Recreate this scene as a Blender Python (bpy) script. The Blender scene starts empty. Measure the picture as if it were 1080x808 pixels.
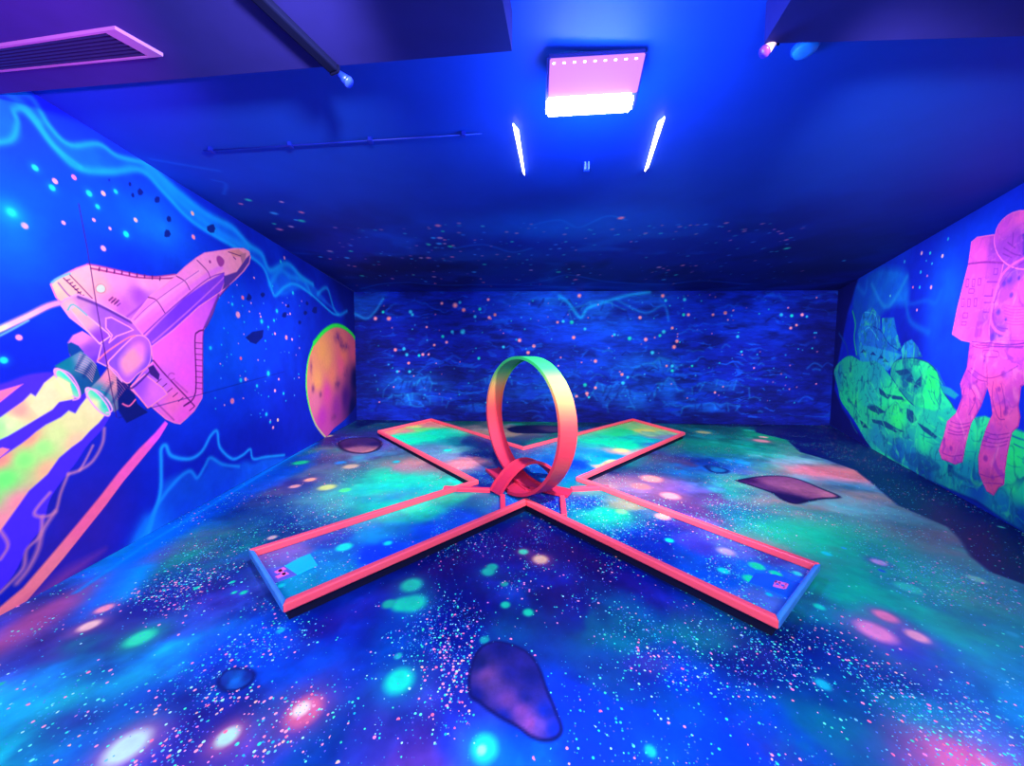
import bpy, bmesh, math, random
import numpy as np
from mathutils import Vector, Matrix
random.seed(7)
RNG = np.random.default_rng(11)
COL = bpy.context.scene.collection
# ------------------------------------------------------------------ camera
F, PITCH, ROLL, HC = 363.0, 0.0640, 0.0048, 1.30
CX, CY = 540.0, 404.0
HCEIL = 2.756
cam_d = bpy.data.cameras.new('camera'); cam = bpy.data.objects.new('camera', cam_d); COL.objects.link(cam)
cam_d.sensor_fit = 'HORIZONTAL'; cam_d.sensor_width = 36.0; cam_d.lens = 36.0 * F / 1080.0
cam_d.clip_start = 0.02
cam.matrix_world = Matrix.Translation((0, 0, HC)) @ Matrix.Rotation(math.pi / 2 - PITCH, 4, 'X') @ Matrix.Rotation(ROLL, 4, 'Z')
bpy.context.scene.camera = cam

def ray(px, py):
    x = (px - CX) / F; y = -(py - CY) / F
    c, s = math.cos(ROLL), math.sin(ROLL); x, y = c * x - s * y, s * x + c * y
    return np.array([x, math.cos(PITCH) + y * math.sin(PITCH), -math.sin(PITCH) + y * math.cos(PITCH)])
CAM = np.array([0, 0, HC])
def at_z(px, py, z):
    d = ray(px, py); return CAM + d * (z - HC) / d[2]
def at_y(px, py, Y):
    d = ray(px, py); return CAM + d * Y / d[1]
def hexc(h):
    h = h.lstrip('#'); return np.array([int(h[i:i + 2], 16) / 255 for i in (0, 2, 4)])
def lin(c):
    c = np.asarray(c, float)
    return np.where(c <= 0.04045, c / 12.92, ((c + 0.055) / 1.055) ** 2.4)

# ------------------------------------------------------------------ tagging
def tag(o, label=None, cat=None, group=None, kind=None):
    if label: o['label'] = label
    if cat: o['category'] = cat
    if group: o['group'] = group
    if kind: o['kind'] = kind
    return o
def empty(name, loc=(0, 0, 0)):
    o = bpy.data.objects.new(name, None); COL.objects.link(o); o.location = loc; o.empty_display_size = .1
    return o
def link(name, me, mat, parent=None):
    o = bpy.data.objects.new(name, me); COL.objects.link(o)
    if mat: me.materials.append(mat)
    if parent:
        o.parent = parent; o.matrix_parent_inverse = Matrix.Translation(-Vector(parent.location))
    return o
def from_bm(name, bm, mat, parent=None, smooth=False):
    me = bpy.data.meshes.new(name); bmesh.ops.recalc_face_normals(bm, faces=bm.faces); bm.to_mesh(me); bm.free()
    if smooth:
        for p in me.polygons: p.use_smooth = True
    return link(name, me, mat, parent)

# ------------------------------------------------------------------ materials
def mat_new(name):
    m = bpy.data.materials.new(name); m.use_nodes = True
    nt = m.node_tree; b = nt.nodes['Principled BSDF']
    return m, nt, b
def N(nt, t, **kw):
    n = nt.nodes.new(t)
    for k, v in kw.items(): setattr(n, k, v)
    return n
def plain(name, col, rough=.5, spec=.3, metal=0, bump=0, bscale=80, var=.12):
    m, nt, b = mat_new(name)
    tc = N(nt, 'ShaderNodeTexCoord'); no = N(nt, 'ShaderNodeTexNoise'); no.inputs['Scale'].default_value = 9
    nt.links.new(tc.outputs['Object'], no.inputs['Vector'])
    mx = N(nt, 'ShaderNodeMix', data_type='RGBA', blend_type='MULTIPLY')
    cl = lin(hexc(col)) if isinstance(col, str) else np.array(col)
    mx.inputs['A'].default_value = (*cl, 1); mx.inputs['Factor'].default_value = var * 2
    nt.links.new(no.outputs['Fac'], mx.inputs['B']); nt.links.new(mx.outputs['Result'], b.inputs['Base Color'])
    b.inputs['Roughness'].default_value = rough; b.inputs['Specular IOR Level'].default_value = spec; b.inputs['Metallic'].default_value = metal
    if bump:
        n2 = N(nt, 'ShaderNodeTexNoise'); n2.inputs['Scale'].default_value = bscale
        bp = N(nt, 'ShaderNodeBump'); bp.inputs['Strength'].default_value = bump; bp.inputs['Distance'].default_value = .01
        nt.links.new(tc.outputs['Object'], n2.inputs['Vector']); nt.links.new(n2.outputs['Fac'], bp.inputs['Height'])
        nt.links.new(bp.outputs['Normal'], b.inputs['Normal'])
    return m
def emit(name, col, strength):
    m, nt, b = mat_new(name)
    b.inputs['Base Color'].default_value = (.02, .01, .03, 1); b.inputs['Specular IOR Level'].default_value = .1; b.inputs['Emission Color'].default_value = (*col, 1)
    b.inputs['Emission Strength'].default_value = strength
    return m
PAINT_GAIN = 0.86
def painted(name, stars=(), rough=.8, spec=.12, fine=0.0, fscale=30, aniso=(1, 1, 1), bump=0.0, rock=0.0):
    """paint colour stored on the surface, broken up by noise; optional speckled stars"""
    m, nt, b = mat_new(name); L = nt.links
    tc = N(nt, 'ShaderNodeTexCoord'); at = N(nt, 'ShaderNodeAttribute', attribute_name='paint')
    cur = at.outputs['Color']
    mp = N(nt, 'ShaderNodeMapping'); mp.inputs['Scale'].default_value = aniso; L.new(tc.outputs['Object'], mp.inputs['Vector'])
    if fine:
        no = N(nt, 'ShaderNodeTexNoise'); no.inputs['Scale'].default_value = fscale; no.inputs['Detail'].default_value = 6; no.inputs['Roughness'].default_value = .65
        L.new(mp.outputs[0], no.inputs['Vector'])
        mr = N(nt, 'ShaderNodeMapRange'); mr.inputs['From Min'].default_value = .3; mr.inputs['From Max'].default_value = .7
        mr.inputs['To Min'].default_value = 1 - fine; mr.inputs['To Max'].default_value = 1 + fine
        L.new(no.outputs['Fac'], mr.inputs['Value'])
        vm = N(nt, 'ShaderNodeVectorMath', operation='SCALE'); L.new(cur, vm.inputs[0]); L.new(mr.outputs[0], vm.inputs['Scale'])
        cur = vm.outputs[0]
    for (scale, rad, seed, pal, chan) in stars:
        ad = N(nt, 'ShaderNodeVectorMath', operation='ADD'); ad.inputs[1].default_value = (seed, seed * 1.7, 0)
        L.new(tc.outputs['Object'], ad.inputs[0])
        vo = N(nt, 'ShaderNodeTexVoronoi', voronoi_dimensions='2D'); vo.inputs['Scale'].default_value = scale
        L.new(ad.outputs[0], vo.inputs['Vector'])
        sp = N(nt, 'ShaderNodeSeparateColor'); L.new(vo.outputs['Color'], sp.inputs[0])
        # radius depends on the cell
        rr = N(nt, 'ShaderNodeMath', operation='MULTIPLY_ADD'); L.new(sp.outputs[0], rr.inputs[0]); rr.inputs[1].default_value = rad; rr.inputs[2].default_value = rad * .35
        df = N(nt, 'ShaderNodeMath', operation='SUBTRACT'); L.new(rr.outputs[0], df.inputs[0]); L.new(vo.outputs['Distance'], df.inputs[1])
        sh = N(nt, 'ShaderNodeMath', operation='MULTIPLY', use_clamp=True); L.new(df.outputs[0], sh.inputs[0]); sh.inputs[1].default_value = 14
        dn = N(nt, 'ShaderNodeAttribute', attribute_name=chan)
        th = N(nt, 'ShaderNodeMath', operation='LESS_THAN'); L.new(sp.outputs[1], th.inputs[0]); L.new(dn.outputs['Fac'], th.inputs[1])
        mk = N(nt, 'ShaderNodeMath', operation='MULTIPLY'); L.new(sh.outputs[0], mk.inputs[0]); L.new(th.outputs[0], mk.inputs[1])
        cr = N(nt, 'ShaderNodeValToRGB'); cr.color_ramp.interpolation = 'CONSTANT'
        els = cr.color_ramp.elements
        while len(els) < len(pal): els.new(.5)
        for i, h in enumerate(pal):
            els[i].position = i / len(pal); els[i].color = (*np.clip(lin(hexc(h)) * 1.1, 0, .97), 1)
        L.new(sp.outputs[2], cr.inputs[0])
        mx = N(nt, 'ShaderNodeMix', data_type='RGBA'); L.new(mk.outputs[0], mx.inputs['Factor']); L.new(cur, mx.inputs['A']); L.new(cr.outputs[0], mx.inputs['B'])
        cur = mx.outputs['Result']
    L.new(cur, b.inputs['Base Color'])
    b.inputs['Roughness'].default_value = rough; b.inputs['Specular IOR Level'].default_value = spec
    if bump:
        n2 = N(nt, 'ShaderNodeTexNoise'); n2.inputs['Scale'].default_value = 5; n2.inputs['Detail'].default_value = 7
        L.new(mp.outputs[0], n2.inputs['Vector'])
        bp = N(nt, 'ShaderNodeBump'); bp.inputs['Strength'].default_value = bump; bp.inputs['Distance'].default_value = .03
        L.new(n2.outputs['Fac'], bp.inputs['Height']); L.new(bp.outputs['Normal'], b.inputs['Normal'])
    return m

# ------------------------------------------------------------------ noise
def vnoise(x, y, seed=0):
    xi = np.floor(x).astype(np.int64); yi = np.floor(y).astype(np.int64); xf = x - xi; yf = y - yi
    def h(a, b):
        n = (a * 374761393 + b * 668265263 + seed * 974711) & 0x7fffffff
        n = ((n ^ (n >> 13)) * 1274126177) & 0x7fffffff
        return ((n ^ (n >> 16)) & 0xffff) / 65535.0
    u = xf * xf * (3 - 2 * xf); v = yf * yf * (3 - 2 * yf)
    return (h(xi, yi) * (1 - u) + h(xi + 1, yi) * u) * (1 - v) + (h(xi, yi + 1) * (1 - u) + h(xi + 1, yi + 1) * u) * v
def fbm(x, y, oct=5, seed=0):
    s = 0; a = .5; t = 0
    for k in range(oct):
        s = s + a * vnoise(x * 2 ** k, y * 2 ** k, seed + k * 17); t += a; a *= .55
    return s / t
def ridge(x, y, oct=4, seed=0):
    s = 0; a = .5; t = 0
    for k in range(oct):
        s = s + a * (1 - np.abs(2 * vnoise(x * 2 ** k, y * 2 ** k, seed + 31 * k) - 1)) ** 3; t += a; a *= .55
    return s / t

# ------------------------------------------------------------------ canvas: a finely divided surface carrying paint
def smooth_line(P, n=6, closed=False):
    P = [np.array(p, float) for p in P]; out = []
    M = len(P)
    if M < 3: return P
    rng = range(M if closed else M - 1)
    for i in rng:
        if closed: p0, p1, p2, p3 = P[i - 1], P[i], P[(i + 1) % M], P[(i + 2) % M]
        else: p0, p1, p2, p3 = P[max(i - 1, 0)], P[i], P[i + 1], P[min(i + 2, M - 1)]
        for k in range(n):
            t = k / n
            out.append(.5 * ((2 * p1) + (-p0 + p2) * t + (2 * p0 - 5 * p1 + 4 * p2 - p3) * t * t + (-p0 + 3 * p1 - 3 * p2 + p3) * t ** 3))
    if not closed: out.append(P[-1])
    return out
def crumple(c, lab, sc, dark, light, a, seed, asp=1.0):
    i = np.nonzero(c.lab == lab)[0]; x, y = c.S[i] * sc, c.T[i] * sc * asp
    wx = x + 1.2 * fbm(x * .7, y * .7, 3, seed + 3); wy = y + 1.2 * fbm(x * .7 + 9, y * .7, 3, seed + 4)
    r = ridge(wx, wy, 3, seed); c.blend(i, np.clip((r - .52) * 5, 0, 1) * a, hexc(dark))
    r = ridge(wx + 40, wy, 3, seed + 9); c.blend(i, np.clip((r - .55) * 5, 0, 1) * a * .8, hexc(light))
class Canvas:
    def __init__(s, O, U, V, S, T, base):
        s.O, s.U, s.V = np.array(O, float), np.array(U, float), np.array(V, float)
        s.Nn = np.cross(s.U, s.V); s.shape = S.shape
        s.S, s.T = S.ravel(), T.ravel(); n = s.S.size
        s.col = np.tile(hexc(base), (n, 1)); s.lab = np.zeros(n, np.int16); s.den = {}
    def px(s, x, y):
        d = ray(x, y); k = ((s.O - CAM) @ s.Nn) / (d @ s.Nn); P = CAM + d * k - s.O
        return np.array([P @ s.U, P @ s.V])
    def pts(s, P, sm=False, closed=False):
        Q = [s.px(*p) for p in P]
        return np.array(smooth_line(Q, 5, closed) if sm else Q)
    def scale(s, x, y):     # metres per photo pixel facing the viewer
        d = ray(x, y); k = ((s.O - CAM) @ s.Nn) / (d @ s.Nn); return k / F
    def sub(s, lo, hi): return np.nonzero((s.S > lo[0]) & (s.S < hi[0]) & (s.T > lo[1]) & (s.T < hi[1]))[0]
    def blend(s, idx, a, c):
        a = np.clip(a, 0, 1)[:, None]; s.col[idx] = s.col[idx] * (1 - a) + c * a
    def idw(s, idx, ctrl, p=2.6):
        num = 0; den = 0
        for (x, y, h) in ctrl:
            q = s.px(x, y); w = 1 / ((s.S[idx] - q[0]) ** 2 + (s.T[idx] - q[1]) ** 2 + 1e-5) ** (p / 2)
            num = num + w[:, None] * hexc(h); den = den + w
        return num / den[:, None]
    def segd(s, idx, Q, closed):
        X, Y = s.S[idx], s.T[idx]; D = np.full(X.shape, 1e9)
        m = len(Q)
        for i in range(m if closed else m - 1):
            a, b = Q[i], Q[(i + 1) % m]; e = b - a; l2 = e @ e + 1e-12
            t = np.clip(((X - a[0]) * e[0] + (Y - a[1]) * e[1]) / l2, 0, 1)
            D = np.minimum(D, (X - a[0] - t * e[0]) ** 2 + (Y - a[1] - t * e[1]) ** 2)
        return np.sqrt(D)
    def poly(s, P, c, a=1, soft=1.0, sm=False, fig=None, outline=None, ow=1.0, noise=0, clip=None):
        """c: hex or list of (x, y, hex); soft in photo pixels; fig: label number"""
        Q = s.pts(P, sm, True); cx = np.mean([p[0] for p in P]); cy = np.mean([p[1] for p in P])
        w = max(soft, .3) * s.scale(cx, cy) * .7
        idx = s.sub(Q.min(0) - 2.5 * w, Q.max(0) + 2.5 * w)
        if clip is not None: idx = idx[s.lab[idx] == clip]
        if not len(idx): return
        X, Y = s.S[idx], s.T[idx]; ins = np.zeros(len(idx), bool); m = len(Q)
        for i in range(m):
            x1, y1 = Q[i]; x2, y2 = Q[(i + 1) % m]
            if y1 == y2: continue
            cond = ((y1 > Y) != (y2 > Y)) & (X < (x2 - x1) * (Y - y1) / (y2 - y1) + x1); ins ^= cond
        D = s.segd(idx, Q, True); sd = np.where(ins, D, -D)
        al = np.clip(.5 + sd / (2 * w), 0, 1)
        if noise: al = al * (1 - noise + noise * 2 * fbm(X * 6, Y * 6, 4, 5))
        cc = hexc(c) if isinstance(c, str) else s.idw(idx, c)
        s.blend(idx, al * a, cc)
        if fig is not None: s.lab[idx[ins]] = fig
        if outline: s.line_q(np.vstack([Q, Q[:1]]), ow * s.scale(cx, cy), outline)
    def line_q(s, Q, w, c, a=1, soft=.6):
        idx = s.sub(Q.min(0) - 3 * w, Q.max(0) + 3 * w)
        if not len(idx): return
        D = s.segd(idx, Q, False)
        s.blend(idx, a * np.clip((w * .5 * (1 + soft) - D) / (w * soft + 1e-6), 0, 1), hexc(c) if isinstance(c, str) else s.idw(idx, c))
    def line(s, P, w, c, a=1, sm=True, soft=.8, fig=None):
        Q = s.pts(P, sm); cx = np.mean([p[0] for p in P]); cy = np.mean([p[1] for p in P])
        W = w * s.scale(cx, cy); s.line_q(Q, W, c, a, soft)
        if fig is not None:
            idx = s.sub(Q.min(0) - W, Q.max(0) + W); D = s.segd(idx, Q, False); s.lab[idx[D < W * .55]] = fig
    def glowline(s, P, w, c, a=.8, sm=True, wob=0):
        Q = s.pts(P, sm); cx = np.mean([p[0] for p in P]); cy = np.mean([p[1] for p in P]); W = w * s.scale(cx, cy)
        idx = s.sub(Q.min(0) - 3 * W, Q.max(0) + 3 * W)
        if not len(idx): return
        D = s.segd(idx, Q, False); s.blend(idx, a * np.exp(-(D / W) ** 2), hexc(c))
    def dot(s, x, y, r, c, a=1, soft=.5, halo=None, hr=2.2, ha=.7, world=None):
        q = s.px(x, y); R = r * s.scale(x, y) if world is None else world
        if halo: s.dot(x, y, r * hr, halo, a=ha, soft=1.0)
        idx = s.sub(q - 1.6 * R, q + 1.6 * R)
        D = np.hypot(s.S[idx] - q[0], s.T[idx] - q[1]) / R
        if soft >= 1: al = np.exp(-(D * 1.5) ** 2)
        else: al = np.clip((1 + soft / 2 - D) / soft, 0, 1)
        s.blend(idx, al * a, hexc(c))
    def stain(s, x, y, rx, ry, c, a=.6, ang=0, noise=0.5, sc=3, seed=1):
        """soft cloud; rx, ry in metres"""
        q = s.px(x, y); R = max(rx, ry) * 2.2; idx = s.sub(q - R, q + R)
        dx, dy = s.S[idx] - q[0], s.T[idx] - q[1]; ca, sa = math.cos(ang), math.sin(ang)
        u, v = (dx * ca + dy * sa) / rx, (-dx * sa + dy * ca) / ry
        g = np.exp(-(u * u + v * v)); n = fbm(s.S[idx] * sc, s.T[idx] * sc, 4, seed)
        s.blend(idx, a * g * (1 - noise + noise * 2 * n), hexc(c))
    def density(s, name, arr): s.den[name] = arr
    def mesh(s, name, mat, parent=None, lab=None, off=0.0, keep=None, flip=False):
        n, m = s.shape; V = s.O + s.S[:, None] * s.U + s.T[:, None] * s.V
        I = np.arange(n * m).reshape(n, m)
        Fc = np.stack([I[:-1, :-1], I[:-1, 1:], I[1:, 1:], I[1:, :-1]], -1).reshape(-1, 4)
        if flip: Fc = Fc[:, ::-1]
        if lab is not None:
            Fc = Fc[(s.lab[Fc] == lab).sum(1) >= 3]
        if keep is not None:
            Fc = Fc[keep[Fc].sum(1) >= 4]
        nrm = np.cross(V[Fc[0, 1]] - V[Fc[0, 0]], V[Fc[0, 3]] - V[Fc[0, 0]]); nrm /= np.linalg.norm(nrm)
        used, inv = np.unique(Fc, return_inverse=True); inv = inv.reshape(-1, 4)
        P = (V[used] + off * nrm).astype(np.float32)
        me = bpy.data.meshes.new(name); me.vertices.add(len(P)); me.vertices.foreach_set('co', P.ravel())
        me.loops.add(inv.size); me.loops.foreach_set('vertex_index', inv.ravel().astype(np.int32))
        me.polygons.add(len(inv)); me.polygons.foreach_set('loop_start', np.arange(0, inv.size, 4, dtype=np.int32))
        me.update(calc_edges=True)
        ca = me.color_attributes.new('paint', 'FLOAT_COLOR', 'POINT')
        c4 = np.ones((len(P), 4), np.float32); c4[:, :3] = lin(np.clip(s.col[used], 0, 1)) * PAINT_GAIN
        ca.data.foreach_set('color', c4.ravel())
        for k, arr in s.den.items():
            a = me.attributes.new(k, 'FLOAT', 'POINT'); a.data.foreach_set('value', arr[used].astype(np.float32))
        return link(name, me, mat, parent)

# ------------------------------------------------------------------ the room plan
LM, LD = np.array([-2.874, 3.731]), np.array([-.1362, .9907])
RM, RD = np.array([5.065, 4.477]), np.array([.5066, .8622])
BM, BD = np.array([2.234, 7.236]), np.array([.99923, -.03925])
def isect(a, d, b, e):
    M = np.array([[d[0], -e[0]], [d[1], -e[1]]]); t = np.linalg.solve(M, b - a); return a + d * t[0]
CL = isect(LM, LD, BM, BD); CR = isect(RM, RD, BM, BD)
YR = -1.6
def lx(Y): return LM[0] + LD[0] / LD[1] * (Y - LM[1])
def rx(Y): return RM[0] + RD[0] / RD[1] * (Y - RM[1])
def by(X): return BM[1] + BD[1] / BD[0] * (X - BM[0])
def axis_steps(y0, y1, f):
    out = [y0]
    while out[-1] < y1: out.append(out[-1] + f(out[-1]))
    out[-1] = y1
    return np.array(out)
def wall_canvas(A, D, Yfine, Yend, k, base, dz=.0048):
    # origin at the wall's foot where Y = YR
    O = np.array([A[0] + D[0] / D[1] * (YR - A[1]), YR, 0.0]); U = np.array([D[0], D[1], 0])
    ys = np.concatenate([np.arange(YR, Yfine, .05), axis_steps(Yfine, Yend, lambda y: max(.0025, k * y * y))])
    ss = (ys - YR) / D[1]; ts = np.linspace(0, HCEIL, int(HCEIL / dz))
    S, T = np.meshgrid(ss, ts, indexing='ij')
    return Canvas(O, U, (0, 0, 1), S, T, base)

# ================================================================== LEFT WALL
def build_left():
    c = wall_canvas(LM, LD, 1.62, CL[1], .00058, '#0424c8')
    n = fbm(c.S * 1.3, c.T * 1.3, 5, 3); al = np.arange(c.S.size)
    c.blend(al, np.clip((n - .45) * 2.2, 0, .55), hexc('#0440f0'))
    n = fbm(c.S * 1.1 + 9, c.T * 1.1, 5, 8); c.blend(al, np.clip((n - .5) * 2.5, 0, .6), hexc('#0414a0'))
    c.poly([(-60, 330), (60, 320), (130, 470), (180, 470), (330, 400), (330, 460), (150, 580), (-60, 760)], '#0418b4', a=.75, soft=40)
    for (x, y, rx_, ry_, h, a) in [(12, 235, .22, .22, '#0a80ff', .7), (10, 290, .3, .3, '#0450ff', .6), (150, 225, .5, .3, '#0468ff', .55), (170, 240, .3, .18, '#10a0ff', .35),
                                   (240, 340, .6, .5, '#0468ff', .5), (230, 390, .6, .35, '#0660ff', .6), (300, 360, .9, .5, '#0440f0', .5), (70, 215, .3, .1, '#0a70ff', .3),
                                   (250, 430, .8, .2, '#0438f0', .5), (90, 130, .3, .2, '#0430ff', .6), (40, 180, .4, .3, '#0444ff', .6), (60, 440, .4, .2, '#3820c0', .3), (90, 560, .3, .5, '#501890', .45), (60, 600, .2, .3, '#3a1890', .4)]:
        c.stain(x, y, rx_, ry_, h, a, noise=.6, seed=int(x))
    # darker band up by the corner
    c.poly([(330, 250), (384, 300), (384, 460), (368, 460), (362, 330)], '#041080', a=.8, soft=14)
    # -- smoke ribbons under the ceiling
    up = [(-30, 80), (8, 97), (35, 125), (62, 160), (85, 178), (118, 181), (150, 180), (175, 205), (205, 235), (250, 262), (276, 280), (285, 300), (290, 312), (300, 303), (312, 300), (330, 312), (350, 330), (357, 332)]
    lo = [(-30, 150), (10, 148), (18, 130), (15, 116), (30, 118), (55, 152), (85, 176)]
    c.poly([(-30, 92), (8, 98), (32, 102), (52, 133), (74, 153), (104, 152), (125, 165), (150, 170), (185, 200), (218, 226), (245, 240), (262, 258), (276, 268), (285, 285), (303, 278), (318, 292), (330, 300), (345, 318), (358, 331), (340, 318), (318, 305), (300, 312), (285, 306), (276, 280), (248, 262), (205, 235), (175, 205), (150, 181), (118, 183), (88, 178), (62, 158), (38, 125), (16, 120), (18, 146), (-30, 150)],
           '#0a70f8', a=.62, soft=5, sm=True, noise=.3)
    for P, w, a in [(up, 3, .8), (lo, 3, .7), ([(8, 98), (32, 102), (52, 133), (74, 153), (104, 152), (125, 165), (155, 172)], 3.2, .85), ([(155, 172), (185, 200), (218, 226), (245, 240), (262, 258), (276, 268), (285, 285), (303, 278), (318, 292), (330, 300)], 4, .8),
                    ([(155, 178), (190, 212), (230, 245), (262, 262)], 6, .6), ([(-20, 88), (12, 100), (40, 128)], 5, .7), ([(285, 300), (296, 285), (306, 292), (320, 296), (328, 310)], 3, .5), ([(335, 310), (345, 304), (352, 325), (358, 332), (366, 328)], 2.2, .7)]:
        c.glowline(P, w, '#10a4ff', a)
    # -- cliffs of smoke rising from the floor on the far left
    c.poly([(120, 640), (140, 575), (165, 535), (172, 510), (190, 500), (200, 497), (208, 503), (216, 495), (222, 483), (232, 488), (245, 493), (258, 486), (268, 488), (280, 483), (300, 483), (300, 490), (148, 580)],
           [(200, 520, '#0650d8'), (150, 590, '#0a90f8'), (280, 488, '#0a6af0'), (230, 510, '#0650e0')], a=.85, soft=6, sm=True, noise=.25)
    c.glowline([(150, 590), (160, 550), (169, 520), (170, 490), (170, 474), (175, 470), (181, 481), (200, 484), (213, 476), (222, 460), (229, 455), (232, 472), (245, 484), (256, 480), (264, 474), (267, 484), (280, 482), (300, 480)], 2.2, '#18a0ff', .9)
    c.glowline([(150, 575), (165, 535), (185, 508), (200, 497), (208, 504), (216, 492), (222, 483), (235, 490), (252, 492)], 2.4, '#1496f8', .75)
    c.glowline([(135, 600), (145, 570), (155, 550)], 10, '#0a8cf8', .7)
    # -- exhaust trails (violet smoke, flames)
    vio = '#4626f0'
    c.poly([(-60, 415), (0, 405), (30, 395), (58, 393), (66, 402), (110, 420), (118, 432), (108, 452), (92, 470), (80, 488), (66, 506), (52, 528), (45, 555), (30, 575), (15, 605), (-5, 630), (-60, 700)], vio, soft=2, sm=True, fig=2)
    # first flame
    c.poly([(-60, 470), (-20, 448), (0, 440), (24, 423), (32, 415), (37, 418), (46, 404), (56, 396), (72, 398), (80, 412), (78, 421), (62, 424), (55, 432), (40, 441), (20, 453), (8, 460), (-10, 468), (-60, 500)],
           [(60, 408, '#f8d098'), (40, 425, '#e8d89c'), (20, 432, '#ff9c8c'), (10, 448, '#d8e0a0'), (0, 450, '#a8e890'), (-20, 462, '#90f080')], soft=1.3, fig=2)
    c.poly([(-40, 415), (0, 412), (24, 405), (15, 412), (0, 424), (-40, 440)], '#ff6ca0', soft=1.2, fig=2)
    c.poly([(-20, 480), (2, 472), (10, 474), (0, 482), (-20, 495)], '#ff7c98', soft=1, fig=2)
    # second, big flame
    c.poly([(-60, 530), (-20, 495), (0, 483), (22, 468), (30, 462), (38, 455), (48, 448), (64, 440), (72, 433), (79, 436), (84, 428), (92, 418), (112, 436), (104, 446), (95, 454), (86, 464), (75, 472), (62, 483), (50, 500), (30, 518), (18, 535), (0, 560), (-60, 640)],
           [(100, 432, '#f4d8a0'), (80, 445, '#e8d898'), (60, 458, '#d8e090'), (45, 472, '#a4ec80'), (25, 485, '#88f074'), (5, 505, '#70f070'), (-20, 530, '#70f070'), (30, 462, '#ff9a80'), (0, 484, '#ff8c80'), (50, 496, '#f8b088'), (20, 530, '#ff8ea0'), (80, 466, '#f8c098'), (0, 550, '#ff90a0')], soft=1.4, fig=2)
    # pink licks lower down
    for P, w in [([(110, 452), (108, 468), (98, 486), (84, 496), (72, 500)], 3.2), ([(84, 496), (90, 486), (98, 470)], 2.4), ([(72, 500), (64, 520), (58, 540), (44, 545), (36, 540), (52, 520)], 3), ([(58, 540), (45, 560), (40, 580), (30, 600), (18, 615)], 4.5), ([(44, 545), (42, 565), (28, 580), (24, 600), (0, 625)], 3.5), ([(0, 560), (8, 575), (0, 590)], 3)]:
        c.line(P, w, '#d880a8', .75, soft=1)
    # far contrail
    c.line([(-60, 370), (-20, 355), (0, 347), (30, 333), (50, 323), (64, 319)], 6, [(60, 320, '#ff8cf0'), (20, 340, '#ffa8d8'), (0, 350, '#ffd0a8')], soft=.5, fig=2)
    c.line([(-40, 372), (0, 354), (30, 338)], 2, '#a0e8b0', .6)
    # lower contrail
    c.poly([(174, 444), (177, 447), (168, 462), (150, 484), (130, 508), (110, 535), (90, 560), (66, 590), (36, 625), (10, 655), (-60, 740), (-60, 690), (0, 640), (24, 620), (50, 590), (82, 552), (105, 524), (125, 498), (146, 474), (164, 456)],
           [(170, 450, '#ff50f0'), (140, 485, '#ff58b8'), (100, 535, '#ff6098'), (40, 610, '#ff7c90'), (0, 650, '#ff7a90')], soft=1.4, fig=2)
    c.poly([(-60, 760), (-10, 668), (30, 630), (70, 600), (110, 580), (60, 622), (20, 650), (-10, 680)], '#c04890', a=.5, soft=10)
    # -- the shuttle
    def A(*P): return [(40 + x / 4.488, 250 + y / 4.488) for x, y in P]
    def AC(*P): return [(40 + x / 4.488, 250 + y / 4.488, h) for x, y, h in P]
    ol = '#5c1068'
    # rear bodies first: engine pod left, bells
    c.poly(A((140, 500), (165, 465), (210, 445), (300, 500), (290, 560), (275, 600), (240, 590), (180, 590), (150, 560)), AC((200, 470, '#f078d8'), (250, 540, '#8a40e0'), (280, 590, '#6a30c8')), fig=1, soft=.8)
    c.poly(A((140, 505), (155, 498), (190, 515), (215, 545), (190, 570), (160, 575), (145, 545)), '#043a90', fig=1, soft=.8)
    # left bell
    c.poly(A((80, 610), (130, 580), (200, 540), (230, 560), (275, 605), (300, 680), (230, 730), (190, 760), (150, 690), (100, 640)), AC((130, 600, '#04708c'), (210, 590, '#7a88b0'), (250, 640, '#0a3878'), (200, 700, '#0a4a88')), fig=1, soft=1)
    for k in range(8):
        t = k / 7; x0, y0 = 195 + 50 * 0 - 20 * t, 555 + 75 * t; c.line(A((x0, y0), (x0 + 50, y0 + 22), (x0 + 80, y0 + 55)), .8, '#d890a8', .8)
    # right bell
    c.poly(A((240, 720), (300, 660), (340, 605), (380, 640), (420, 700), (440, 760), (400, 800), (360, 830), (300, 760)), AC((330, 660, '#f080a8'), (360, 700, '#e090a0'), (420, 720, '#041060'), (300, 740, '#1a80a0')), fig=1, soft=1)
    c.poly(A((370, 660), (440, 690), (470, 790), (520, 830), (420, 880), (380, 820)), '#04106c', fig=1, soft=1)
    for k in range(9):
        t = k / 8; x0, y0 = 350 - 55 * t, 650 + 70 * t; c.line(A((x0, y0), (x0 + 45, y0 + 20), (x0 + 75, y0 + 55)), .8, '#c06090', .8)
    # bell mouths
    for (x, y, sx, sy) in [(136, 692, 62, 78), (282, 780, 62, 75)]:
        P = [(x + sx * math.cos(a) * .72 + sy * math.sin(a) * .5, y + sy * math.sin(a) * .86 + sx * math.cos(a) * .28) for a in np.linspace(0, 2 * math.pi, 26)[:-1]]
        c.poly(A(*P), AC((x + 10, y - 40, '#20d8b0'), (x - 20, y + 10, '#f0e0a0'), (x + 40, y + 10, '#28c8b0'), (x - 30, y + 40, '#f8d0a0')), fig=1, soft=.8, outline='#f098e0', ow=1.6)
    c.poly(A((-40, 800), (40, 700), (95, 660), (150, 690), (165, 750), (110, 770), (60, 808), (0, 850)), AC((60, 740, '#f4d0a0'), (120, 710, '#f0e0a0')), soft=1.2, fig=2, a=.9)
    c.line(A((78, 650), (85, 632), (105, 628), (150, 650), (185, 700), (198, 745), (190, 765), (165, 772)), 1.6, '#f090e0', fig=1)
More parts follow.
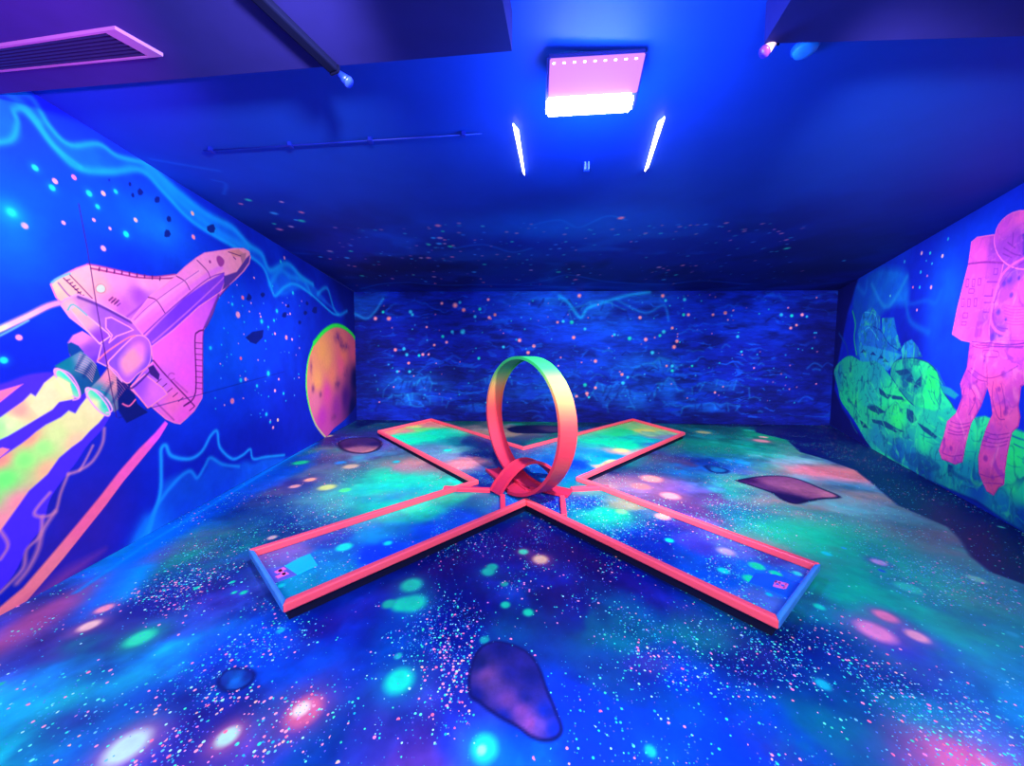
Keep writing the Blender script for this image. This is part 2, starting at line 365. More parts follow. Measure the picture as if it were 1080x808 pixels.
    c.line(A((232, 760), (232, 735), (250, 720), (285, 732), (330, 775), (350, 815), (340, 830), (322, 832)), 1.6, '#f0a0e0', fig=1)
    c.line(A((400, 790), (430, 800), (460, 770)), 1.6, '#ff60a0', fig=1)
    # upper-left wing
    c.poly(A((60, 225), (80, 203), (130, 175), (180, 150), (235, 130), (300, 142), (400, 165), (500, 185), (560, 190), (655, 178), (560, 290), (440, 400), (300, 320), (200, 275), (105, 308), (85, 285)),
           AC((80, 240, '#f8b8a0'), (150, 220, '#f8a8a8'), (220, 150, '#f4a4b8'), (300, 230, '#f898a8'), (380, 200, '#f888d8'), (500, 210, '#ff90c8'), (600, 200, '#ff90d0'), (480, 280, '#b048e0'), (400, 330, '#c858e0'), (350, 300, '#f078c0'), (110, 290, '#ffa8a0')), fig=1, soft=.8, outline='#e870c8', ow=1.2)
    c.line(A((65, 215), (100, 192), (150, 172)), 2, '#50b8c8', .8)
    c.line(A((250, 148), (400, 178), (480, 192), (600, 196), (650, 192)), 1.5, '#a02878'); c.line(A((235, 128), (300, 139), (400, 162), (500, 182), (560, 187), (650, 176)), 1.4, '#c03888', .8); c.line(A((410, 385), (520, 300), (600, 240), (655, 190)), 2.2, '#9030b0', .6)
    for k in range(9):
        x = 290 + k * 36; y = 145 + k * 5.6; c.line(A((x, y), (x - 3, y + 14)), 1.3, ol, sm=False)
    c.line(A((120, 195), (200, 270)), 1.2, ol); c.line(A((150, 180), (255, 290)), 1.0, ol)
    c.line(A((95, 218), (150, 280), (185, 272)), 1.6, '#7040a0', .8)
    for k in range(6): c.line(A((135 + k * 13, 205 + k * 15), (150 + k * 13, 200 + k * 15)), 1, ol)
    c.poly(A((272, 240), (285, 225), (305, 225), (318, 240), (315, 258), (298, 265), (278, 258)), '#c8c8c0', soft=1, outline='#d07890', sm=True)
    for k in range(3): c.line(A((336 + k * 14, 300 + k * 7), (352 + k * 14, 286 + k * 7)), 1.6, ol, .8)
    for k in range(3): c.line(A((345 + k * 14, 312 + k * 7), (360 + k * 14, 300 + k * 7)), 1.2, ol, .7)
    # tail fin with its plates
    c.poly(A((105, 318), (125, 295), (185, 272), (230, 285), (330, 335), (450, 400), (510, 465), (530, 520), (525, 590), (400, 690), (340, 620), (280, 590), (300, 510), (240, 450), (150, 380)),
           AC((150, 320, '#e8a0b0'), (200, 300, '#c878b8'), (300, 350, '#a050d0'), (400, 420, '#a048e0'), (200, 400, '#d888c8'), (280, 480, '#9040e0'), (360, 500, '#8a40d8'), (450, 430, '#c058d8'), (300, 560, '#8038c8')), fig=1, soft=.8, outline='#f090d8', ow=1.3)
    c.poly(A((150, 340), (175, 325), (330, 455), (340, 470), (290, 505), (230, 440)), AC((170, 340, '#e0a8a0'), (220, 400, '#e898b0'), (290, 480, '#9038e8')), soft=.8, outline='#ffa0c0', ow=1.4)
    c.line(A((140, 345), (165, 320), (230, 370)), 1.4, '#30b0b8', .8)
    c.poly(A((320, 385), (345, 380), (430, 425), (450, 440), (370, 470), (335, 500), (350, 465), (320, 430)), '#9a4ae8', soft=.8, outline='#ff88d8', ow=1.4)
    c.line(A((190, 285), (300, 330), (440, 405)), 2.6, '#502088', .85)
    # fuselage
    c.poly(A((440, 395), (530, 280), (600, 230), (655, 182), (700, 140), (750, 100), (790, 76), (845, 68), (925, 55), (975, 55), (1000, 70), (1006, 95), (1000, 125), (975, 160), (935, 200), (900, 230), (860, 268), (700, 420), (540, 525), (500, 470)),
           AC((480, 420, '#f470e4'), (640, 280, '#ff7cd8'), (800, 120, '#ff88cc'), (940, 80, '#ff90b4')), fig=1, soft=.8, outline='#ff80c8', ow=1.2)
    c.poly(A((505, 475), (540, 522), (700, 418), (860, 266), (885, 205), (880, 168), (800, 212), (690, 288), (590, 385)), AC((540, 490, '#8c3cf0'), (700, 350, '#7c30e8'), (860, 220, '#8838d8')), soft=1.4)
    c.poly(A((470, 430), (640, 290), (800, 165), (870, 130), (878, 150), (800, 200), (690, 275), (590, 372), (500, 460)), '#e860ec', a=.55, soft=2)
    c.poly(A((450, 400), (530, 320), (660, 225), (770, 150), (780, 160), (660, 245), (540, 340), (460, 412)), '#ff98dc', a=.6, soft=2)
    c.line(A((520, 285), (560, 300), (600, 360)), 1.0, ol); c.line(A((655, 185), (695, 210), (718, 250)), 1.0, ol); c.line(A((752, 110), (800, 160), (815, 195)), 1.0, ol)
    c.line(A((455, 392), (520, 330), (620, 255), (760, 160)), .9, '#c050b8'); c.line(A((500, 460), (640, 330), (800, 200), (880, 170)), 1.2, '#7828b0', .8)
    c.line(A((540, 500), (700, 360), (830, 240), (880, 190)), 1.6, '#f070e8', .7)
    c.poly(A((880, 185), (940, 165), (985, 100), (1003, 85), (998, 120), (965, 165), (905, 225), (870, 255), (880, 220)), '#3a2090', a=.85, soft=1)
    c.poly(A((845, 95), (860, 90), (880, 110), (878, 130), (862, 140), (848, 120)), '#a03090', a=.9, soft=1, sm=True)
    c.poly(A((905, 65), (950, 58), (970, 75), (955, 95), (920, 90)), '#e08088', a=.8, soft=1); c.poly(A((955, 80), (985, 75), (980, 105), (965, 125)), '#b06888', a=.8, soft=1)
    c.dot(*A((813, 117))[0], 1.6, '#a03090'); c.line(A((900, 70), (960, 90)), .8, ol); c.line(A((925, 95), (935, 105)), 1.2, ol)
    # right wing
    W = A((885, 245), (850, 290), (828, 355), (800, 415), (783, 440), (779, 470), (779, 600), (779, 735)) + [(213, 420), (205, 433), (197, 441), (190, 447), (184, 446), (175, 442), (160, 429), (148, 420), (137, 410)] + A((495, 640), (545, 590), (535, 520), (640, 440), (760, 330))
    c.poly(W, AC((620, 520, '#ff60f0'), (700, 450, '#ff58f0'), (700, 650, '#ff58e8'), (760, 500, '#f860e0'), (800, 380, '#e858f0'), (860, 280, '#c848e8'), (560, 560, '#ff60e0'), (560, 700, '#d060e8'), (640, 780, '#ff68c0'), (500, 690, '#8a48e8'), (700, 840, '#ff58d8')), fig=1, soft=.8, outline='#ff78c8', ow=1.2)
    c.line(A((783, 440), (755, 450), (742, 490), (745, 735), (690, 800)), 1.5, ol); c.line(A((905, 228), (852, 292), (828, 360), (800, 418), (782, 445), (779, 600), (779, 740)), 1.5, '#7c1c78', .8)
    for k in range(9): c.line(A((744, 500 + k * 27), (778, 503 + k * 27)), .7, ol)
    c.line(A((855, 275), (815, 370), (790, 425)), 2.6, '#60309a', .9)
    c.line(A((545, 585), (600, 650), (690, 745), (740, 800)), 1.4, ol)
    c.poly(A((520, 618), (545, 605), (575, 650), (570, 680), (530, 650)), '#3a1878', soft=.8)
    for k in range(7): c.line(A((560 + k * 26, 690 + k * 22), (582 + k * 26, 672 + k * 22)), 1, ol, .9)
    c.line([(183, 443), (172, 432), (160, 420), (148, 408)], 1.6, '#a03898', .8)
    c.poly(A((438, 708), (505, 650), (590, 715), (610, 745), (520, 810)), AC((470, 700, '#a048e8'), (560, 730, '#e868e8')), soft=.8, outline='#ff80b8', ow=1.4, fig=1)
    # emblem and lettering strokes on the wing
    E_ = [(632 + 16 * math.cos(a), 660 + 16 * math.sin(a)) for a in np.linspace(.6, 5.6, 12)]; c.line(A(*E_), 1.1, '#b038a8', .9)
    c.line(A((645, 680), (705, 735)), 2, '#b038a8', .6)
    # engine bulge
    c.poly(A((330, 600), (360, 560), (420, 500), (460, 468), (500, 470), (528, 500), (535, 560), (520, 610), (470, 650), (430, 690), (400, 680), (370, 640)),
           AC((480, 490, '#c058ec'), (520, 600, '#9048e4'), (360, 570, '#8a48e0'), (430, 680, '#b858d8')), sm=True, soft=.8, outline='#ff88c0', ow=1.4, fig=1)
    c.poly(A((385, 590), (430, 530), (480, 500), (505, 530), (500, 590), (450, 640), (410, 650)), AC((440, 560, '#ff90b0'), (490, 520, '#f878d8')), sm=True, soft=5, a=.95)
    c.line(A((400, 690), (445, 715), (545, 620)), 1.8, '#3a1470', .9)
    c.line(A((280, 585), (330, 540), (420, 480), (460, 466)), 1.6, '#ff70a0')
    # panel seam that crosses the painting
    c.line([(83, 215), (92, 262), (101, 320), (110, 370), (117, 410), (123, 440)], 1.1, '#401060', .75, sm=False); c.line([(125, 441), (160, 430), (215, 415), (300, 392)], 1, '#0a1070', .5, sm=False)
    # shading strokes on the engines
    for (x, y) in [(215, 560), (250, 600), (350, 690), (390, 720)]: c.line(A((x, y), (x - 35, y + 60)), 3, '#04206c', .5)
    # -- planet
    P = [(343, 461), (333, 448), (326, 428), (323, 405), (325, 380), (331, 362), (341, 350), (352, 343), (362, 344), (371, 351), (375.5, 359), (376, 380), (375.5, 400), (376, 425), (366, 440), (352, 452)]
    c.poly(P, [(345, 380, '#ff9c68'), (350, 395, '#ff8070'), (340, 370, '#ffa060'), (360, 385, '#ff6088'), (345, 415, '#e848a8'), (340, 440, '#c838b8'), (355, 430, '#a030a0'), (365, 420, '#501880'), (374, 400, '#0a0860'), (372, 430, '#06085c'), (362, 372, '#ff7868'), (372, 370, '#e85880'), (343, 455, '#d048b0'), (335, 400, '#ffa068'), (333, 425, '#e870a0')], sm=True, soft=.6, fig=3)
    G = [(343, 461), (333, 448), (326, 428), (323, 405), (325, 380), (331, 362), (341, 350), (352, 343.5), (362, 345), (371, 352), (375, 358)]
    c.line(G[:6], 2.4, [(340, 455, '#d0c0a0'), (325, 400, '#60f050'), (331, 362, '#30f048')], sm=True, soft=.4, fig=3)
    c.line(G[5:], 4.2, '#28f04c', sm=True, soft=.5, fig=3)
    for (x, y, rx_, ry_) in [(356, 356, .16, .1), (364, 366, .2, .08), (360, 362, .1, .1), (330, 410, .05, .06), (328, 388, .04, .1), (356, 405, .15, .1), (338, 416, .05, .05), (366, 395, .2, .15), (352, 440, .12, .05)]:
        c.stain(x, y, rx_, ry_, '#7a3078', .7, noise=.9, sc=14)
    # -- stars and drifting rocks
    cy_, pk = '#18c8f0', '#ff98c8'
    for (x, y, r, h) in [(37, 177, 3, cy_), (58, 191, 2.6, pk), (55, 198, 3, cy_), (78, 187, 2.4, '#ff78a8'), (94, 204, 3, cy_), (109, 204, 2.4, '#ffb0a8'), (122, 202, 2.2, cy_), (103, 218, 2.3, cy_), (26, 238, 3.2, pk), (67, 235, 2, pk), (99, 232, 1.8, pk), (143, 232, 2.2, '#ffb8b0'), (116, 241, 1.6, pk), (133, 247, 3, '#10e0e8'), (109, 262, 2.8, pk), (203, 225, 2.2, '#ffb0a0'), (204, 250, 2.4, '#ff88a8'), (20, 356, 3, '#ff88b8'), (4, 380, 3.4, cy_), (-20, 290, 3, cy_),
                         (251, 332, 3.4, pk), (256, 314, 2.2, '#ff70a0'), (245, 321, 1.5, cy_), (292, 328, 2, cy_), (276, 339, 2.2, cy_), (289, 338, 1.4, cy_), (275, 334, 1.2, pk), (283, 394, 2.6, cy_), (254, 378, 1.8, '#ff6090'), (302, 356, 2.4, '#ff90b0'), (308, 358, 1.5, pk), (290, 352, 1.5, pk), (254, 401, 2, cy_), (259, 400, 2, pk), (271, 407, 1.6, cy_), (290, 412, 1.8, pk), (245, 423, 3, '#ff80b0'), (281, 437, 1.8, cy_), (293, 443, 1.8, '#ffc0b0'), (288, 451, 1.7, pk), (285, 445, 1.4, cy_), (296, 276, 1.6, cy_), (300, 272, 1.8, pk), (309, 309, 1.8, cy_), (222, 367, 1.8, cy_), (299, 415, 1.4, cy_), (294, 400, 1.4, pk), (268, 293, 1.2, pk), (306, 331, 1.3, pk), (283, 345, 1.2, cy_)]:
        c.dot(x, y, r, h, halo=('#0aa0ff' if h in (cy_, '#10e0e8') else None), hr=2.4, ha=.5)
    c.dot(12, 224, 6, '#20f0e0', soft=1, halo='#0898ff', hr=3, ha=.8)
    for _ in range(70):
        x, y = random.uniform(225, 320), random.uniform(300, 450); c.dot(x, y, random.uniform(.6, 1.1), random.choice([cy_, pk, '#4898ff']), a=.8)
    dk = '#041070'
    for (x, y, r) in [(148, 203, 3.5), (166, 211, 3.4), (137, 194, 1.8), (140, 206, 2), (178, 231, 3), (176, 247, 3.6), (223, 241, 4.6), (263, 314, 3.2), (277, 311, 2.2), (300, 332, 2.6), (332, 327, 3), (322, 330, 2.2), (304, 323, 1.8), (316, 340, 1.6), (324, 320, 1.6), (115, 190, 1.3)]:
        c.poly([(x + r * random.uniform(.7, 1.2) * math.cos(a), y + r * 1.25 * random.uniform(.7, 1.2) * math.sin(a)) for a in np.linspace(0, 6.283, 8)[:-1]], dk, a=.85, soft=.8)
    c.poly([(259, 356), (266, 350), (278, 348), (277, 356), (270, 363), (264, 361)], dk, a=.9, soft=.8)
    return c
cL = build_left()
M_left = painted('left_wall_mural_paint', fine=.10, fscale=6)
M_fig = painted('mural_figure_paint', fine=.06, fscale=20)
tag(cL.mesh('wall_left', M_left, flip=True), kind='structure')
tag(cL.mesh('space_shuttle_painting', M_fig, lab=1, off=-.002), 'pink and violet space shuttle painted on the left wall, nose up to the right', 'wall painting')
tag(cL.mesh('exhaust_flame_painting', M_fig, lab=2, off=-.002), 'yellow green flames and pink trails painted behind the shuttle engines', 'wall painting')
tag(cL.mesh('planet_painting', M_fig, lab=3, off=-.002), 'orange pink planet with green rim painted by the far corner of left wall', 'wall painting')

# ================================================================== RIGHT WALL
def build_right():
    c = wall_canvas(RM, RD, 2.3, CR[1], .00062, '#0422d0', dz=.006)
    al = np.arange(c.S.size)
    n = fbm(c.S * 1.2, c.T * 1.2, 5, 13); c.blend(al, np.clip((n - .45) * 2.4, 0, .5), hexc('#0444f0'))
    for (x, y, rx_, ry_, h, a) in [(1000, 300, .35, .5, '#0664ff', .6), (985, 330, .2, .5, '#0660ff', .5), (1040, 240, .5, .2, '#0440ff', .6), (940, 290, .5, .3, '#0430d0', .5), (1010, 400, .4, .3, '#0440f0', .5), (955, 370, .4, .4, '#040e90', .6)]:
        c.stain(x, y, rx_, ry_, h, a, noise=.6, seed=int(x))
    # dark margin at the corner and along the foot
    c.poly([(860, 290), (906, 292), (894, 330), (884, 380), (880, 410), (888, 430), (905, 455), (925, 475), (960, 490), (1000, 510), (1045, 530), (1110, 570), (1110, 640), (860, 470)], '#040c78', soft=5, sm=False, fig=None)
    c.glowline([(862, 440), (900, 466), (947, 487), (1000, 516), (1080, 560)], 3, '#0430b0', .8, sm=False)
    def E(*P): return [(870 + x / 4.04, 270 + y / 4.04) for x, y in P]
    def G(*P): return [(780 + x / 3.59, 400 + y / 3.59) for x, y in P]
    # smoky upper part
    c.poly(E((150, 100), (230, 55), (330, 60), (355, 110), (350, 200), (290, 210), (235, 260), (240, 330), (330, 420), (150, 440), (130, 330), (120, 190)), E_ctrl(E, [(170, 120, '#0650d8'), (300, 120, '#0a70f0'), (250, 170, '#0868e0'), (150, 250, '#0650c8'), (200, 330, '#1080e0'), (180, 400, '#1088d8')]), a=.85, soft=7, sm=True, noise=.45)
    c.glowline(E((200, 120), (240, 200), (270, 215), (300, 180), (350, 90)), 3, '#20a0f0', .5)
    c.glowline(E((140, 130), (170, 160), (180, 110)), 3, '#1488f0', .4)
    c.glowline(E((345, 200), (360, 270), (390, 300), (440, 325)), 4, '#0868e0', .6)
    c.glowline(E((350, 110), (352, 200), (430, 190), (470, 200), (495, 150)), 3, '#0860e8', .5)
    c.glowline(E((60, 330), (90, 380), (100, 430)), 1.6, '#0a48b0', .8)
    c.stain(1010, 400, .5, .3, '#0438e0', .4)
    # blue rock blocks
    c.poly(E((245, 265), (295, 262), (305, 320), (325, 390), (300, 410), (240, 340)), '#1478e0', soft=1.2, fig=1)
    c.poly(E((160, 250), (200, 215), (235, 260), (235, 320), (300, 410), (150, 390), (140, 330)), E_ctrl(E, [(170, 270, '#1880e8'), (200, 360, '#1a70e0'), (260, 390, '#1868d8')]), soft=1.2, fig=1)
    c.poly(E((145, 380), (200, 385), (330, 420), (270, 490), (150, 450)), '#1c98e0', soft=1.2, fig=1)
    c.poly(E((325, 400), (340, 370), (370, 355), (395, 385), (415, 430), (330, 440)), E_ctrl(E, [(340, 400, '#1c88e8'), (400, 420, '#1868d0')]), soft=1, fig=1)
    c.glowline(E((118, 235), (130, 290), (125, 350), (135, 420)), 1.3, '#20e080', .9)
    c.line(E((205, 300), (240, 320), (270, 370), (320, 405)), 1.3, '#0a38b0'); c.line(E((160, 330), (190, 305), (230, 360)), 1.2, '#38b8f8'); c.line(E((170, 240), (215, 250), (225, 310)), 1.2, '#38b8f8')
    for (x, y) in [(165, 405), (205, 415), (240, 430), (258, 445)]: c.poly(E((x - 12, y + 6), (x, y - 8), (x + 14, y + 8)), '#0a2a90', soft=.8)
    # green rock masses
    c.poly(E((40, 490), (70, 445), (110, 425), (160, 450), (220, 450), (270, 500), (330, 580), (400, 660), (520, 720), (700, 900), (300, 900), (190, 808), (120, 690), (70, 620), (55, 560)),
           E_ctrl(E, [(60, 500, '#18a0c0'), (90, 460, '#20c8a0'), (90, 600, '#18e8a0'), (160, 560, '#18c8b0'), (220, 500, '#18a0b8'), (200, 600, '#20c0b8'), (130, 660, '#28f090'), (260, 640, '#20e898'), (330, 700, '#28f080'), (180, 740, '#18a8b8'), (400, 760, '#20f070')]), soft=1.4, sm=True, fig=1)
    c.poly(E((280, 500), (300, 450), (360, 435), (430, 450), (475, 490), (500, 570), (550, 650), (520, 690), (430, 670), (350, 610), (300, 540)),
           E_ctrl(E, [(320, 480, '#20c0a0'), (400, 460, '#20d898'), (460, 530, '#20f078'), (380, 560, '#108898'), (440, 620, '#20f088'), (340, 520, '#0c6898'), (520, 660, '#20d0a0')]), soft=1, sm=True, fig=1, outline='#08488c', ow=1.3)
    # moon ground running down past the figure
    c.poly(G((384, 75), (420, 135), (475, 210), (540, 275), (610, 320), (700, 375), (780, 408), (900, 460), (1000, 530), (1100, 590), (1300, 720), (1300, 300), (1077, 200), (930, 140), (860, 150), (805, 105), (740, 120), (620, 90), (500, 110), (430, 90)),
           E_ctrl(G, [(400, 60, '#20e898'), (450, 130, '#20d8a0'), (520, 80, '#28f080'), (520, 220, '#1890b8'), (600, 150, '#28f080'), (600, 280, '#0a60b8'), (700, 240, '#20e098'), (700, 350, '#0a48b0'), (650, 300, '#0e78b8'), (760, 300, '#18a8b0'), (850, 240, '#18d8a8'), (850, 360, '#1098b8'), (900, 200, '#20e0a0'), (900, 420, '#0a58b8'), (1040, 300, '#20f080'), (1040, 400, '#20e090'), (1000, 470, '#0c80b8'), (1077, 520, '#0850b0'), (1077, 430, '#18d0a0'), (1200, 500, '#20e090')]), soft=2, fig=1)
    rk = '#063c80'
    for P in [[(180, 640), (215, 635), (260, 665), (230, 675), (190, 655)], [(200, 695), (260, 705), (300, 730), (340, 750), (300, 752), (240, 720), (205, 710)], [(350, 650), (375, 660), (395, 700), (370, 715), (350, 690)], [(395, 710), (440, 735), (480, 770), (470, 780), (420, 745)], [(270, 590), (330, 600), (340, 615), (290, 610)], [(370, 500), (385, 540), (420, 500), (410, 560), (380, 560), (345, 530)], [(300, 490), (350, 480), (370, 500), (320, 510)], [(150, 700), (175, 715), (185, 735), (160, 730)], [(230, 560), (280, 600), (270, 610), (235, 590)]]:
        c.poly(E(*P), rk, a=.9, soft=.9, clip=1)
    for k in range(16):
        x, y = random.uniform(60, 300), random.uniform(470, 700); c.line(E((x, y), (x + 12, y + 30), (x + 30, y + 60)), 1.2, random.choice(['#28f090', '#10889c', '#30ffa0']), .7)
    for k in range(12):
        x, y = random.uniform(400, 490), random.uniform(480, 590); c.line(E((x, y), (x + 10, y + 30), (x + 25, y + 55)), 1.2, random.choice(['#30f880', '#0c7c90']), .7)
    for k in range(46):
        x, y = random.uniform(60, 500), random.uniform(480, 800); L_ = random.uniform(15, 40)
        if y > 560 + (x - 60) * .1 or x > 300: c.poly(E((x, y), (x + L_ * .5, y + L_ * .2), (x + L_, y + L_ * .6), (x + L_ * .4, y + L_ * .45)), random.choice(['#30ffa0', '#10a0a8', '#0c7090', '#38ff88', '#18c8b8']), a=.55, soft=1.2, clip=1)
    for P in [[(630, 285), (680, 280), (740, 310), (760, 340), (700, 350), (640, 320)], [(800, 340), (850, 370), (930, 400), (900, 405), (820, 370)]]: c.poly(G(*P), '#0a5098', a=.7, soft=2, clip=1, sm=True)
    for k in range(14):
        x, y = random.uniform(640, 1060), random.uniform(190, 420); c.line(G((x, y), (x + 25, y + 12), (x + 55, y + 14)), 1, '#0c80a0', .5)
    c.line(G((1035, 215), (1077, 230), (1140, 240)), 2, '#0a50a0', .8); c.line(G((1040, 245), (1077, 262), (1140, 280)), 1.4, '#0a50a0', .8)
    c.poly(G((760, 20), (800, 35), (830, 60), (815, 75), (770, 50)), '#1090b8', soft=1.5)
    c.poly(G((790, 320), (810, 330), (805, 370), (790, 365)), '#084890', soft=1)
    crumple(c, 1, 3.4, '#0a5090', '#40ff98', .6, 501, .8); crumple(c, 1, 9, '#0a3c80', '#20f0a0', .35, 511, .8)
    # -- astronaut
    def C_(*P): return [(990 + x / 5.04, 210 + y / 5.04) for x, y in P]
    def D(*P): return [(980 + x / 4.25, 360 + y / 4.25) for x, y in P]
    cc = lambda f, L: E_ctrl(f, L)
    body = '#e048d8'
    # far arm and torso
    c.poly(C_((350, 330), (330, 420), (300, 520), (265, 700), (270, 770), (180, 780), (175, 830), (640, 830), (640, 420), (560, 330), (454, 300)), cc(C_, [(380, 420, '#8a38d0'), (350, 500, '#b040d0'), (430, 500, '#f050c8'), (430, 640, '#f058c0'), (320, 720, '#8038c8'), (520, 600, '#f058d0'), (400, 380, '#9040d8'), (300, 780, '#d048d8'), (420, 790, '#e050d0')]), fig=2, soft=.8)
    # legs
    c.poly(D((185, -5), (170, 120), (140, 190), (150, 250), (120, 325), (82, 360), (68, 420), (45, 490), (58, 528), (118, 552), (150, 540), (165, 460), (188, 370), (232, 290), (262, 205), (275, 250), (285, 325), (258, 390), (238, 450), (222, 520), (225, 590), (240, 628), (260, 672), (290, 690), (312, 655), (336, 642), (342, 570), (352, 500), (372, 410), (400, 380), (408, 340), (400, 290), (412, 200), (440, 190), (520, 260), (560, 400), (600, 560), (700, 560), (690, 300), (640, 0)),
           cc(D, [(230, 60, '#f050c0'), (180, 180, '#c840c8'), (190, 240, '#f050c0'), (130, 380, '#e04cc8'), (90, 480, '#f050b8'), (130, 520, '#d048c0'), (330, 100, '#e04cd0'), (300, 200, '#f050b0'), (320, 330, '#f450b0'), (390, 340, '#f058b8'), (290, 440, '#d048c8'), (260, 540, '#f050b8'), (320, 560, '#e04cb8'), (280, 620, '#c84498'), (400, 60, '#d848d8'), (360, 260, '#c040c0'), (290, 670, '#e05098')]), fig=2, soft=.9, sm=False, outline='#b030b0', ow=.9)
    dkp = '#80209c'
    for P in [[(190, 120), (230, 150), (270, 165), (330, 150), (400, 110)], [(175, 130), (220, 170), (260, 180)], [(195, 20), (230, 30), (300, 25), (420, 30)], [(190, 5), (300, 15), (430, 10)], [(290, 180), (285, 250), (310, 340), (340, 350)], [(100, 360), (140, 372), (185, 365)], [(92, 375), (135, 390), (180, 380)], [(88, 395), (130, 408), (172, 400)], [(85, 410), (125, 420), (168, 418)], [(250, 405), (300, 420), (365, 412)], [(245, 425), (300, 440), (360, 430)], [(243, 445), (300, 458), (355, 446)], [(240, 465), (295, 475), (350, 462)], [(325, 190), (340, 260), (345, 320)], [(300, 210), (320, 280), (325, 340)], [(260, 100), (262, 160), (262, 200)], [(245, 40), (308, 45), (308, 70), (245, 66), (245, 40)], [(230, 595), (280, 610), (335, 600)], [(160, 210), (150, 260), (130, 320)], [(190, 210), (210, 260), (180, 330)], [(60, 500), (100, 515), (150, 510)], [(245, 635), (330, 640)]]:
        c.line(D(*P), 1.0, dkp, .75)
    for (x, y, r) in [(335, 147, 14), (215, 180, 8), (345, 320, 14), (315, 215, 12), (255, 525, 14), (287, 610, 12), (250, 88, 7), (350, 300, 10), (205, 260, 10), (150, 250, 8), (100, 480, 12), (70, 440, 8)]:
        q = D((x, y))[0]; c.dot(q[0], q[1], r / 4.25, '#9028a8', a=.75, soft=.8)
    for (x, y, r, h) in [(1030, 395, 7, '#a838d0'), (1018, 420, 6, '#b440c8'), (1006, 450, 6, '#ff68c0'), (1000, 475, 6, '#b040c0'), (1052, 420, 7, '#a83cc8'), (1047, 450, 6, '#b840c8'), (1042, 500, 8, '#b43cb0'), (1062, 395, 7, '#b848e0'), (1050, 385, 5, '#f068e0'), (1036, 376, 6, '#ff70d8'), (1064, 440, 6, '#ff68c0'), (1052, 470, 6, '#ff70b8'), (1026, 440, 4, '#ff78c8')]:
        c.dot(x, y, r, h, a=.6, soft=1)
    crumple(c, 2, 5, '#8a2cb8', '#ff84cc', .55, 521, .6)
    # backpack
    c.poly(C_((175, 228), (205, 203), (292, 190), (352, 200), (350, 330), (335, 400), (290, 560), (270, 690), (275, 755), (200, 766), (120, 750), (72, 718), (100, 580), (140, 420), (158, 350)),
           cc(C_, [(190, 250, '#f050d8'), (230, 300, '#f450d8'), (200, 450, '#e850e0'), (130, 600, '#e850e0'), (110, 700, '#f058d0'), (200, 700, '#c848e0'), (300, 260, '#9838c8'), (310, 400, '#b040d8'), (260, 500, '#c848e0'), (240, 640, '#a840d8'), (230, 730, '#e850d0'), (330, 300, '#a838c8')]), fig=2, soft=.8, outline='#f868d0', ow=1)
    c.line(C_((158, 345), (250, 335), (345, 340)), 1.8, dkp, .9); c.line(C_((280, 200), (265, 340), (240, 500), (200, 760)), 1, '#a838c0', .5)
    for (x, y, w, h) in [(150, 425, 14, 42), (182, 425, 14, 40), (214, 422, 14, 36), (165, 478, 28, 22), (126, 530, 14, 42), (158, 530, 14, 42), (192, 528, 14, 42), (132, 605, 26, 26), (126, 652, 24, 18), (298, 370, 20, 30)]:
        c.line(C_((x, y), (x + w, y), (x + w - 3, y + h), (x - 3, y + h), (x, y)), .9, dkp, .85, sm=False)
    c.poly(C_((205, 650), (240, 650), (230, 735), (190, 735)), '#a030b0', a=.6, soft=1)
    for P in [[(260, 440), (320, 440)], [(245, 515), (295, 515)], [(245, 550), (300, 550)], [(240, 600), (268, 602)], [(290, 480), (285, 510)]]: c.line(C_(*P), 1.2, dkp, .8)
    c.poly(C_((295, 195), (345, 190), (340, 215), (310, 222)), '#7a28b0', soft=1)
    # helmet and shoulder
    Hc = [(1080 + 31 * math.cos(a), 253 + 31 * math.sin(a)) for a in np.linspace(0, 6.283, 30)[:-1]]
    c.poly(Hc, [(1060, 235, '#d848d8'), (1078, 226, '#f458d0'), (1072, 250, '#a840d0'), (1095, 250, '#e050d8'), (1060, 262, '#9838c8'), (1078, 270, '#8a34c8')], soft=.8, fig=2, outline='#ff68d8', ow=1.3)
    c.poly(C_((420, 210), (470, 180), (560, 190), (590, 260), (540, 310), (440, 290)), '#5a28b8', soft=1, sm=True, fig=2)
    c.poly(C_((340, 230), (360, 200), (420, 170), (454, 200), (450, 300), (400, 320), (350, 300)), '#a038c8', a=.8, soft=2)
    for P in [[(350, 260), (400, 290), (440, 300)], [(370, 230), (410, 260)], [(345, 290), (390, 310)], [(400, 180), (395, 240)]]: c.line(C_(*P), 1.1, '#6a20a0', .8)
    c.line(C_((454, 315), (400, 345), (350, 390), (315, 460), (285, 560), (280, 640), (300, 690), (340, 715), (380, 710)), 2.6, '#ff58c8', .9)
    c.line(C_((454, 335), (400, 370), (360, 420), (325, 480), (298, 560), (295, 640), (320, 680), (370, 690)), 1, dkp, .8)
    for k in range(7): c.line(C_((352, 560 + k * 16), (400, 572 + k * 16), (470, 568 + k * 16)), 1, '#b038a8', .8)
    for (x, y, r) in [(380, 430, 16), (350, 450, 14), (390, 510, 14), (320, 600, 16), (290, 735, 22), (360, 640, 8), (430, 420, 10)]:
        q = C_((x, y))[0]; c.dot(q[0], q[1], r / 5.04, '#5028b0', a=.7, soft=.9)
    for P in [[(180, 760), (280, 765), (380, 775), (460, 765)], [(200, 775), (300, 782), (454, 784)]]: c.line(C_(*P), 1, '#6a20a0', .8)
    crumple(c, 2, 11, '#9030b8', '#ff80d0', .22, 531)
